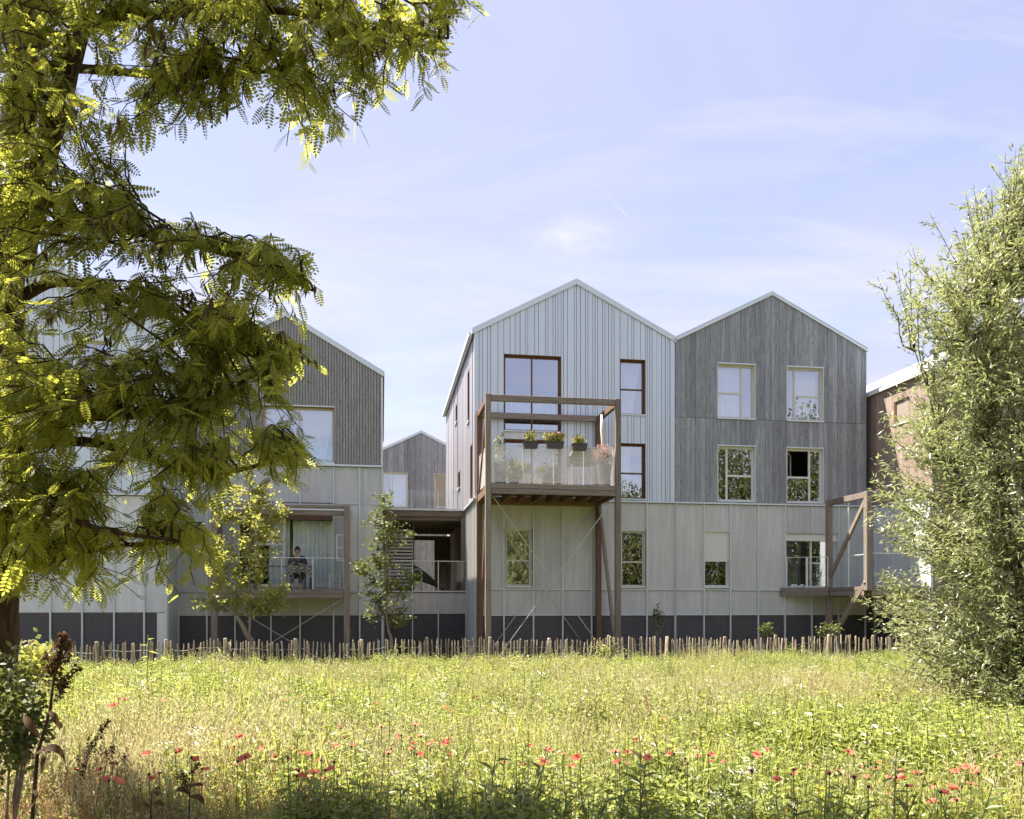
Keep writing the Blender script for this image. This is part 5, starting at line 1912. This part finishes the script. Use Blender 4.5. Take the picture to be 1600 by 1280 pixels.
# ------------------------------------------------------------------ parked cars behind the dark screens
def parked_car(u, v, label):
    c = thing('parked_car', u, v, label, 'car', 0.02)
    prof_ = [(-2.1, 0.35), (-2.15, 0.7), (-2.0, 0.92), (-1.2, 1.0), (-0.55, 1.42), (0.3, 1.5), (1.15, 1.42), (1.75, 1.02), (2.1, 0.95), (2.15, 0.5), (2.05, 0.3)]
    m = MB()
    secs = [(-0.85, 0.0), (-0.78, 0.04), (0.78, 0.04), (0.85, 0.0)]
    n = len(prof_)
    for s, (w, lift) in enumerate(secs):
        for (a, z) in prof_:
            k = 0.82 if (z > 1.1) else 1.0
            m.v.append((u + a, v + w * k, 0.02 + z + (lift if z > 0.9 else 0)))
    for s in range(3):
        for i in range(n - 1):
            a = s * n + i
            m.f.append((a, a + 1, a + n + 1, a + n))
    m.f.append(tuple(range(n)))
    m.f.append(tuple(reversed(range(3 * n, 4 * n))))
    part(c, 'body', m, 'car_paint', smooth=False)
    sw = MB().prism([(u - 1.05, v - 0.83, 1.06), (u + 1.5, v - 0.83, 1.06), (u + 1.05, v - 0.73, 1.40), (u - 0.5, v - 0.73, 1.40)], (0, -0.012, 0.0))
    part(c, 'side_window', sw, 'car_glass')
    part(c, 'window_trim', MB().tube([(u - 1.15, v - 0.85, 1.06), (u - 0.55, v - 0.75, 1.43), (u + 0.3, v - 0.72, 1.5), (u + 1.1, v - 0.75, 1.43), (u + 1.6, v - 0.85, 1.06)], 0.02, 5), 'steel')
    for a in (-1.35, 1.35):
        for s in (-0.8, 0.8):
            w = part(c, 'wheel', MB().tube([(u + a, v + s - 0.1, 0.34), (u + a, v + s + 0.1, 0.34)], 0.32, 16), 'tyre_rubber')
            part(w, 'rim', MB().tube([(u + a, v + s - 0.112, 0.34), (u + a, v + s + 0.112, 0.34)], 0.2, 12), 'steel')


parked_car(6.2, 28.2, 'grey car parked behind the dark screens under the wooden balcony')
parked_car(11.9, 28.2, 'grey car parked behind the dark screens below the half-shut roller shutter')


# ------------------------------------------------------------------ meadow
def blade(m, r, base, ang, h, lean, w, seg=3):
    """one curved, tapering blade"""
    d = Vector((math.cos(ang), math.sin(ang), 0))
    s = Vector((-d.y, d.x, 0))
    b = len(m.v)
    for i in range(seg):
        k = i / seg
        p = base + d * (lean * k * k) + Vector((0, 0, h * (k - 0.18 * k * k * lean / max(h, .01))))
        ww = w * (1 - 0.55 * k) / 2
        m.v += [tuple(p - s * ww), tuple(p + s * ww)]
    tip = base + d * lean + Vector((0, 0, h * (1 - 0.18 * lean / max(h, .01))))
    m.v.append(tuple(tip))
    for i in range(seg - 1):
        a = b + 2 * i
        m.f.append((a, a + 1, a + 3, a + 2))
    m.f.append((b + 2 * seg - 2, b + 2 * seg - 1, b + 2 * seg))
    return tip


def leaf_quad(m, p, d, n, L, w):
    d = d.normalized()
    s = d.cross(n)
    s = s.normalized() if s.length > 1e-4 else Vector((1, 0, 0))
    b = len(m.v)
    u = s.cross(d)
    m.v += [tuple(p), tuple(p + d * L * .4 + s * w / 2 + u * w * .15), tuple(p + d * L - u * L * 0.18), tuple(p + d * L * .4 - s * w / 2 + u * w * .15)]
    m.f += [(b, b + 1, b + 2), (b, b + 2, b + 3)]


def tuft(seed, n, h, lean, w, spread):
    r = random.Random(seed)
    m = MB()
    for _ in range(n):
        a = r.uniform(0, 6.28)
        p = Vector((r.gauss(0, spread), r.gauss(0, spread), 0))
        blade(m, r, p, a, h * r.uniform(.55, 1.1), lean * r.uniform(.2, 1.2), w * r.uniform(.7, 1.3))
    return m


def straw_tuft(seed, n, h, spread):
    r = random.Random(seed)
    m = MB()
    for _ in range(n):
        a = r.uniform(0, 6.28)
        p = Vector((r.gauss(0, spread), r.gauss(0, spread), 0))
        hh = h * r.uniform(.6, 1.15)
        lean = r.uniform(.05, .3) * hh
        tip = blade(m, r, p, a, hh, lean, 0.0045, 3)
        d = Vector((math.cos(a), math.sin(a), 0))
        for k in range(5):
            q = tip - Vector((0, 0, 0.022 * k)) - d * 0.006 * k
            leaf_quad(m, q, Vector((r.gauss(0, .5), r.gauss(0, .5), 1)), Vector((r.gauss(0, 1), r.gauss(0, 1), .2)), 0.035, 0.010)
    return m


def weed(seed, stems, h, leaves, L, w, spread):
    r = random.Random(seed)
    m = MB()
    for _ in range(stems):
        a = r.uniform(0, 6.28)
        p = Vector((r.gauss(0, spread), r.gauss(0, spread), 0))
        hh = h * r.uniform(.6, 1.1)
        d = Vector((math.cos(a), math.sin(a), 0)) * r.uniform(.05, .3) * hh
        tip = p + d + Vector((0, 0, hh))
        m.tube([p, p + d * .35 + Vector((0, 0, hh * .5)), tip], [.005, .004, .002], 3, cap=False)
        for k in range(leaves):
            q = .15 + .85 * k / leaves
            pp = p + d * q * q + Vector((0, 0, hh * q))
            an = k * 2.4 + r.uniform(-.4, .4)
            dv = Vector((math.cos(an), math.sin(an), r.uniform(-.1, .9)))
            leaf_quad(m, pp, dv, Vector((0, 0, 1)) + Vector((r.gauss(0, .3), r.gauss(0, .3), 0)), L * (1.15 - .6 * q) * r.uniform(.7, 1.2), w * (1.1 - .5 * q))
    return m


def flower_stalks(seed, n, h, size, petals):
    r = random.Random(seed)
    m = MB()
    for _ in range(n):
        p = Vector((r.gauss(0, .06), r.gauss(0, .06), 0))
        tip = p + Vector((r.gauss(0, .06), r.gauss(0, .06), h * r.uniform(.8, 1.1)))
        m.tube([p, tip], [.003, .002], 3, cap=False)
        for k in range(petals):
            q = tip + Vector((r.gauss(0, size), r.gauss(0, size), r.gauss(0, size * .3)))
            leaf_quad(m, q, Vector((r.gauss(0, 1), r.gauss(0, 1), .3)), Vector((0, 0, 1)), .018, .016)
    return m


def meadow():
    tcol = bpy.data.collections.new('meadow_templates')
    tpl = [('t00_grass', tuft(1, 20, .46, .22, .010, .07), 'grass_blade'), ('t01_grass', tuft(2, 24, .34, .24, .012, .09), 'grass_blade'),
           ('t02_grass', tuft(3, 16, .60, .22, .008, .06), 'grass_blade'),
           ('t03_straw', straw_tuft(4, 13, .58, .08), 'straw'), ('t04_straw', straw_tuft(5, 11, .46, .09), 'straw'),
           ('t05_russet', straw_tuft(6, 18, .42, .09), 'russet_straw'),
           ('t06_weed', weed(7, 7, .44, 14, .090, .036, .09), 'weed_leaf'), ('t07_weed', weed(8, 9, .36, 13, .075, .040, .10), 'weed_leaf'),
           ('t08_weed', weed(9, 4, .62, 18, .11, .026, .06), 'weed_leaf'),
           ('t09_dark', weed(10, 5, .50, 14, .13, .034, .08), 'dark_weed_leaf'),
           ('t10_white', flower_stalks(11, 4, .55, .03, 12), 'white_petal'), ('t11_yellow', flower_stalks(12, 3, .42, .012, 5), 'yellow_petal')]
    for nme, m, mat in tpl:
        o = bpy.data.objects.new(nme, m.mesh(nme, mat))
        tcol.objects.link(o)
    r = np.random.default_rng(3)
    zones = [(2.4, 6.0, 210), (6.0, 10.0, 150), (10.0, 15.0, 95), (15.0, 25.6, 62)]
    PX, PY = [], []
    for y0, y1, dens in zones:
        area = 0.72 * (y1 ** 2 - y0 ** 2)
        n = int(area * dens)
        y = np.sqrt(r.random(n) * (y1 ** 2 - y0 ** 2) + y0 ** 2)
        x = (r.random(n) * 2 - 1) * (0.72 * y)
        PX.append(x); PY.append(y)
    # beside the frame, thinner, so that the meadow goes on
    n = 5000
    y = r.uniform(3, 24, n)
    s = np.where(r.random(n) < .5, -1, 1)
    PX.append(s * (0.72 * y + r.random(n) * 8)); PY.append(y)
    X, Y = np.concatenate(PX), np.concatenate(PY)
    vloc = -X * ST + Y * CT
    keep = vloc < 26.6 - 0.0
    keep &= ~((vloc > 22.25) & (r.random(len(X)) < 0.72))
    keep &= ~((vloc > 25.5) & (X * CT + Y * ST < -6.2))
    X, Y = X[keep], Y[keep]
    vloc = -X * ST + Y * CT
    n = len(X)

    def pn(fx, fy, ph):
        return (np.sin(X * fx + ph) * np.sin(Y * fy + ph * 1.7) + 0.6 * np.sin(X * fx * 2.3 + Y * fy * 1.1 + ph * 3.1) + 0.4 * np.sin(Y * fy * 2.7 - X * fx * 1.7 + ph)) / 2.0
    lush, dry = pn(.55, .42, .4), pn(.40, .55, 2.6)
    sx = 800 + 1280 * X / Y                       # meadow bearing, used for the drifts of dry grass
    w = np.zeros((n, 12))
    w[:, 0] = .55 + .4 * lush; w[:, 1] = .6 + .4 * lush; w[:, 2] = .35
    dryf = np.clip(dry * 1.3 - .05, 0, 1.0) * .7
    dryf = dryf + 1.6 * np.exp(-((X + 2.3) / 1.5) ** 2 - ((Y - 6.6) / 1.0) ** 2) + 1.0 * np.exp(-((X - 2.5) / 2.5) ** 2 - ((Y - 13.0) / 3.0) ** 2)
    w[:, 3] = .12 + .9 * dryf; w[:, 4] = .12 + .8 * dryf
    w[:, 5] = .03 + 5.0 * np.exp(-((X + 2.2) / .85) ** 2 - ((Y - 4.4) / .75) ** 2) + .25 * dryf * (dry > .3)
    wf = np.clip(.75 - dry, .1, 1.5)
    w[:, 6] = 1.8 * wf; w[:, 7] = 2.1 * wf; w[:, 8] = .35 * wf
    w[:, 9] = .25 + 2.2 * np.clip(pn(1.0, .8, 4.2) - .15, 0, 1) + 1.3 * np.clip((4.9 - Y) / 1.0, 0, 1) * np.clip((X + 1.9) / .8, 0, 1)
    w[:, 10] = .016; w[:, 11] = .02
    w = np.clip(w, 0, None)
    c = np.cumsum(w, 1)
    idx = (r.random(n)[:, None] * c[:, -1:] > c).sum(1)
    clump = pn(2.3, 2.0, 5.1) * .5 + pn(1.1, 1.4, .9) * .5
    sc_ = r.uniform(.7, 1.2, n) * (1 + .15 * lush + .42 * clump)
    sc_ *= np.where(Y > 17, .95, 1.0)
    sc_ *= np.where(vloc > 22.2, .75, 1.0)
    tall = r.random(n) < .03
    sc_ = np.where(tall, sc_ * 1.3, sc_)
    sc_ = np.where(Y < 4.2, np.minimum(sc_, 0.85), sc_)
    Z = ground_z(X, Y) - 0.01
    V = np.stack([X, Y, Z], -1)
    me = bpy.data.meshes.new('meadow_grass')
    me.vertices.add(n)
    me.vertices.foreach_set('co', np.ascontiguousarray(V, dtype=np.float32).ravel())
    a = me.attributes.new('kind_index', 'INT', 'POINT'); a.data.foreach_set('value', idx.astype(np.int32))
    a = me.attributes.new('size', 'FLOAT', 'POINT'); a.data.foreach_set('value', sc_.astype(np.float32))
    rot = np.stack([r.normal(0, .10, n), r.normal(0, .10, n), r.uniform(0, 6.28, n)], -1)
    a = me.attributes.new('turn', 'FLOAT_VECTOR', 'POINT'); a.data.foreach_set('vector', rot.astype(np.float32).ravel())
    me.update()
    o = link('meadow_grass', me)
    tag(o, 'wild meadow of grass, straw and leafy weeds below the fence', 'grass', kind='stuff')
    ng = bpy.data.node_groups.new('meadow_scatter', 'GeometryNodeTree')
    ng.interface.new_socket('Geometry', in_out='INPUT', socket_type='NodeSocketGeometry')
    ng.interface.new_socket('Geometry', in_out='OUTPUT', socket_type='NodeSocketGeometry')
    N, L = ng.nodes, ng.links
    gi, go = N.new('NodeGroupInput'), N.new('NodeGroupOutput')
    ci = N.new('GeometryNodeCollectionInfo')
    ci.inputs['Collection'].default_value = tcol
    ci.inputs['Separate Children'].default_value = True
    ci.inputs['Reset Children'].default_value = True
    ip = N.new('GeometryNodeInstanceOnPoints')
    ip.inputs['Pick Instance'].default_value = True

    def attr(nm, ty):
        x = N.new('GeometryNodeInputNamedAttribute')
        x.data_type = ty
        x.inputs['Name'].default_value = nm
        return x.outputs['Attribute']
    L.new(gi.outputs[0], ip.inputs['Points'])
    L.new(ci.outputs[0], ip.inputs['Instance'])
    L.new(attr('kind_index', 'INT'), ip.inputs['Instance Index'])
    er = N.new('FunctionNodeEulerToRotation')
    L.new(attr('turn', 'FLOAT_VECTOR'), er.inputs[0])
    L.new(er.outputs[0], ip.inputs['Rotation'])
    L.new(attr('size', 'FLOAT'), ip.inputs['Scale'])
    L.new(ip.outputs[0], go.inputs[0])
    md = o.modifiers.new('scatter', 'NODES')
    md.node_group = ng


meadow()

# ------------------------------------------------------------------ poppies
POPPY = [(160, 1098), (185, 1096), (195, 1094), (203, 1097), (227, 1098), (250, 1097), (266, 1099), (285, 1108), (180, 1105), (166, 1180), (195, 1185), (233, 1179), (275, 1178), (299, 1186),
         (363, 1196), (371, 1192), (372, 1151), (390, 1148), (366, 1169), (384, 1186), (117, 1203), (157, 1203), (176, 1195), (183, 1195), (233, 1213), (249, 1211), (170, 1223), (180, 1223), (316, 1204),
         (425, 1085), (472, 1090), (447, 1095), (520, 1083), (547, 1082), (588, 1100), (698, 1107), (707, 1113), (734, 1124), (558, 1133), (532, 1140), (592, 1147), (596, 1138), (649, 1135), (509, 1161),
         (538, 1156), (517, 1170), (549, 1169), (456, 1175), (475, 1180), (487, 1182), (503, 1183), (502, 1190), (522, 1193), (520, 1200), (467, 1207), (477, 1216), (491, 1211), (508, 1206), (508, 1217),
         (463, 1215), (450, 1187), (430, 1185), (415, 1171), (627, 1151), (642, 1155), (658, 1152), (646, 1163), (648, 1171), (668, 1166), (681, 1160), (694, 1159), (700, 1163), (704, 1155), (651, 1180),
         (607, 1180), (611, 1172), (672, 1173), (702, 1180), (788, 1193), (912, 1147), (825, 1167), (852, 1174), (880, 1181), (820, 1195), (850, 1191), (907, 1188), (892, 1201), (962, 1178), (969, 1183),
         (980, 1177), (990, 1157), (1007, 1168), (1020, 1168), (968, 1194), (980, 1195), (1000, 1182), (1014, 1184), (1043, 1178), (1053, 1180), (1041, 1187), (1070, 1187), (1074, 1195), (1088, 1171),
         (1090, 1182), (1107, 1182), (1108, 1191), (1133, 1192), (1175, 1208), (1178, 1184), (1191, 1180), (1198, 1172), (1035, 1124), (1203, 1172), (1215, 1203), (1214, 1219), (1240, 1205), (1236, 1212),
         (1270, 1199), (1296, 1212), (1310, 1207), (1325, 1177), (1334, 1183), (1350, 1199), (1368, 1201), (1380, 1194), (1390, 1214), (1400, 1217), (1405, 1209), (1398, 1222), (1335, 1217), (1356, 1218),
         (1357, 1232), (1395, 1241), (1434, 1212), (1417, 1230), (1449, 1230), (1460, 1227), (1470, 1240), (1487, 1234), (1502, 1231), (1517, 1227), (1525, 1202), (1529, 1211), (1500, 1208), (1513, 1199),
         (1556, 1183), (1465, 1257), (1495, 1253), (1598, 1195), (182, 1034), (215, 1043), (147, 1053), (152, 1059), (192, 1061), (362, 1041), (371, 1041), (495, 1040), (670, 1052), (680, 1053), (622, 1047),
         (887, 1035), (913, 1047), (922, 1040), (745, 1089), (731, 1052), (740, 1030)]


def poppies():
    r = random.Random(9)
    heads = []
    for k in range(4):
        m = MB()
        open_ = (0.2, 0.5, 0.75, 1.0)[k]
        for p in range(4):
            a0 = p * math.pi / 2 + (0.2 if p % 2 else 0)
            b = len(m.v)
            nn = 5
            for i in range(4):
                q = i / 3
                for j in range(nn):
                    t_ = a0 + (j / (nn - 1) - .5) * 1.9
                    rad_ = 0.040 * q * (0.70 + .28 * open_) * (1 - .12 * abs(j - 2) * q)
                    zz = 0.034 * q * (1.25 - .8 * open_ * q) + 0.003 * math.sin(j * 2.7 + p) * q
                    m.v.append((rad_ * math.cos(t_), rad_ * math.sin(t_), zz))
            for i in range(3):
                for j in range(nn - 1):
                    a = b + i * nn + j
                    m.f.append((a, a + 1, a + nn + 1, a + nn))
        heads.append(m.mesh('flower_head', 'poppy_petal', smooth=True))
    cores = MB().lathe((0, 0, 0.0), [(0.004, 0), (0.008, 0.006), (0.008, 0.014), (0.005, 0.017)], 8).mesh('seed_capsule', 'black_cover')
    stems = []
    for k in range(4):
        dx_, dy_ = r.gauss(0, .05), r.gauss(0, .05)
        stems.append((MB().tube([(dx_, dy_, -1.0), (dx_ * .4, dy_ * .4, -.5), (0, 0, -.12), (0, 0, 0)], [.003, .003, .0025, .002], 4).mesh('stem', 'stem_green')))
    for i, (x, y) in enumerate(POPPY):
        Y = 8.0
        for _ in range(20):
            X = (x - 800) / 1280 * Y
            zf = float(ground_z(X, Y)) + 0.50 + 0.16 * ((i * 37) % 11) / 10
            Y = (ZC - zf) * 1280 / (y - 940)
        Y = min(Y, 21.4)
        X = (x - 800) / 1280 * Y
        zf = ZC - (y - 940) / 1280 * Y
        gz_ = float(ground_z(X, Y))
        h = zf - gz_
        o = link('poppy', stems[i % 4])
        o.location = (X, Y, zf)
        o.scale = (1, 1, max(h, .2))
        o.rotation_euler = (0, 0, r.uniform(0, 6.28))
        tag(o, 'small red poppy in flower on a thin stem in the meadow', 'poppy', 'red poppies in the meadow')
        hd = link('flower_head', heads[r.choice((0, 1, 1, 2, 2, 3))], o)
        s = r.choice((r.uniform(.4, .65), r.uniform(.65, .95), r.uniform(.8, 1.2)))
        hd.scale = (s, s, s / max(h, .2))
        hd.rotation_euler = (r.gauss(0.3, .55), r.gauss(0, .55), r.uniform(0, 6.28))
        cp = link('seed_capsule', cores, o)
        cp.scale = (1, 1, 1 / max(h, .2))


poppies()


# ------------------------------------------------------------------ single plants in front
def shrub(name, pos, rad_, n, size, mat, label, seed, tpl='oval', cat='shrub', stems=7):
    p = Vector(pos)
    base = Vector((p.x, p.y, float(ground_z(p.x, p.y)) - .02))
    root = link(name, None)
    root.location = base
    tag(root, label, cat)
    r = np.random.default_rng(seed)
    rr = random.Random(seed)
    c = p - base
    m = MB()
    tips = []
    for k in range(stems):
        a = rr.uniform(0, 6.28)
        t_ = Vector((c.x + math.cos(a) * rad_[0] * rr.uniform(.2, .8), c.y + math.sin(a) * rad_[1] * .7, c.z + rad_[2] * rr.uniform(-.2, .9)))
        m.tube([(rr.gauss(0, .04), rr.gauss(0, .04), 0), (t_.x * .4, t_.y * .4, t_.z * .5), t_], [.012, .008, .003], 5, cap=False)
    link('stems', m.mesh('stems', 'sapling_bark'), root)
    cl = 26
    cc = r.normal(size=(cl, 3)); cc /= np.linalg.norm(cc, axis=1)[:, None]
    cc *= (r.random(cl) ** .5)[:, None]
    P = cc[r.integers(0, cl, n)] + r.normal(0, .22, (n, 3))
    P = P * np.array(rad_) * .85 + np.array(c[:])
    P = P[P[:, 2] > 0.02]
    V, F, T = scatter_leaves(P, TPL[tpl], size * r.uniform(.6, 1.3, len(P)), rand_dirs(r, len(P), -.1), r)
    link('foliage', np_mesh('foliage', V, F, mat, T), root)


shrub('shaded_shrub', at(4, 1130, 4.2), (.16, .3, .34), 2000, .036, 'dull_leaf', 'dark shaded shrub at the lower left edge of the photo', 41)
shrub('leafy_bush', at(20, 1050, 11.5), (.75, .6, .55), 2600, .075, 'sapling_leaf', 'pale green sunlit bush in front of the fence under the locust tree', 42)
shrub('low_shrub', at(1196, 985, 25.3), (.26, .25, .26), 200, .08, 'dull_leaf', 'small green shrub behind the fence below the half-shut roller shutter', 43)
shrub('low_shrub', at(1296, 985, 24.9), (.35, .3, .3), 240, .08, 'dull_leaf', 'small green shrub behind the fence at the foot of the corner balcony post', 44)
shrub('wild_mustard', at(945, 1016, 21.0), (.3, .3, .4), 300, .05, 'sapling_leaf', 'yellow-green flowering weed standing above the fence by the balcony post', 45)
shrub('climbing_plant', at(1029, 962, 26.55), (.25, .08, .5), 130, .09, 'dull_leaf', 'thin climbing plant against the cement panels right of the wooden balcony', 46, stems=3)


def dock(name, pts, Y, r0, heads, leaves, label, mat='dry_dock', seed=1, cat='weed'):
    rr = random.Random(seed)
    nr = np.random.default_rng(seed)
    P0 = [at(x, y, Y + k * .02) for k, (x, y) in enumerate(pts)]
    base = Vector((P0[0].x, Y, float(ground_z(P0[0].x, Y)) - .02))
    P0[0] = base.copy()
    root = link(name, None)
    root.location = base
    tag(root, label, cat)
    n = len(P0)
    MB_ = MB().tube([p - base for p in P0], [r0 * (1 - .75 * i / (n - 1)) for i in range(n)], 6)
    link('stem', MB_.mesh('stem', 'locust_bark', smooth=True), root)
    P, D = [], []
    for (x0, y0, x1, y1, cnt) in heads:
        a, b = at(x0, y0, Y), at(x1, y1, Y)
        link('spray', MB().tube([a - base, b - base], [r0 * .35, r0 * .2], 5).mesh('spray', 'locust_bark'), root)
        for _ in range(cnt):
            q = rr.random()
            p = a.lerp(b, q)
            th_ = 0.014 * (1 - .5 * q)
            P.append((p + Vector((rr.gauss(0, th_), rr.gauss(0, th_), rr.gauss(0, th_))))[:])
            D.append((rr.gauss(0, 1), rr.gauss(0, 1), rr.gauss(0, 1)))
    if P:
        V, F, T = scatter_leaves(np.array(P) - np.array(base[:]), TPL['broad'], nr.uniform(.010, .018, len(P)), np.array(D), nr)
        link('seed_cluster', np_mesh('seed_cluster', V, F, mat, T), root)['kind'] = 'stuff'
    for (x0, y0, x1, y1, x2, y2, w) in leaves:
        a, b, c = at(x0, y0, Y), at(x1, y1, Y - .03), at(x2, y2, Y + .02)
        m = MB()
        K = 7
        for i in range(K + 1):
            k = i / K
            p = a * (1 - k) ** 2 + b * 2 * k * (1 - k) + c * k * k
            ww = w * math.sin(math.pi * min(.97, k * .92 + .08)) / 2
            s = Vector((.25, .55, .8)).normalized() * ww
            cr = Vector((0, -.3, .1)) * ww * .6
            m.v += [tuple(p - s - base + cr), tuple(p - base), tuple(p + s - base + cr)]
        for i in range(K):
            q = i * 3
            m.f += [(q, q + 1, q + 4, q + 3), (q + 1, q + 2, q + 5, q + 4)]
        me = m.mesh('leaf', mat, smooth=True)
        link('leaf', me, root)


dock('dock_stalk', [(28, 1275), (58, 1180), (78, 1110), (84, 1060), (96, 1020), (98, 992)], 3.3, .009,
     [(84, 1062, 98, 990, 330), (86, 1075, 125, 1044, 130), (84, 1055, 70, 1020, 80), (98, 1030, 108, 1000, 90), (90, 1090, 104, 1068, 60)],
     [(52, 1180, 95, 1150, 103, 1195, .032), (62, 1150, 40, 1125, 36, 1118, .036), (76, 1112, 90, 1120, 94, 1142, .03), (50, 1185, 42, 1190, 38, 1205, .03), (46, 1262, 66, 1250, 50, 1230, .036), (66, 1180, 70, 1195, 66, 1210, .04)],
     'tall dry brown dock stalk with curled leaves in the lower left foreground', seed=2)
dock('withered_weed', [(294, 1275), (296, 1240), (302, 1205), (306, 1192)], 4.1, .005,
     [(302, 1205, 310, 1192, 40), (295, 1240, 284, 1206, 60), (296, 1225, 276, 1212, 40)], [(295, 1245, 318, 1240, 320, 1262, .03), (294, 1240, 280, 1225, 272, 1240, .03), (296, 1230, 310, 1222, 318, 1228, .02)],
     'dark withered weed with small seed heads rising from the shaded foreground', seed=3)
dock('withered_weed', [(236, 1280), (236, 1262), (237, 1240), (240, 1234)], 4.0, .005,
     [(237, 1242, 248, 1236, 30)], [(236, 1262, 222, 1252, 216, 1262, .025), (236, 1258, 250, 1248, 256, 1262, .025)],
     'short dark withered weed left of the taller one in the shaded foreground', seed=4)
dock('sorrel_stalk', [(120, 1262), (130, 1220), (140, 1170), (155, 1140), (168, 1126)], 5.0, .004,
     [(138, 1178, 170, 1124, 160), (132, 1210, 140, 1150, 120), (128, 1230, 122, 1180, 80), (165, 1185, 178, 1165, 50)], [],
     'thin reddish sorrel stalk among the dry grass at lower left', 'poppy_petal' if False else 'dry_dock', seed=6)
dock('tall_spike_weed', [(1550, 1275), (1549, 1200), (1546, 1110)], 6.2, .006, [(1549, 1230, 1546, 1108, 300)], [], 'tall upright seed-spike weed by the willow, the left of two', 'straw', seed=7)
dock('tall_spike_weed', [(1590, 1275), (1584, 1200), (1573, 1115)], 6.4, .006, [(1586, 1230, 1573, 1112, 300)], [], 'tall upright seed-spike weed by the willow, the right of two', 'straw', seed=8)
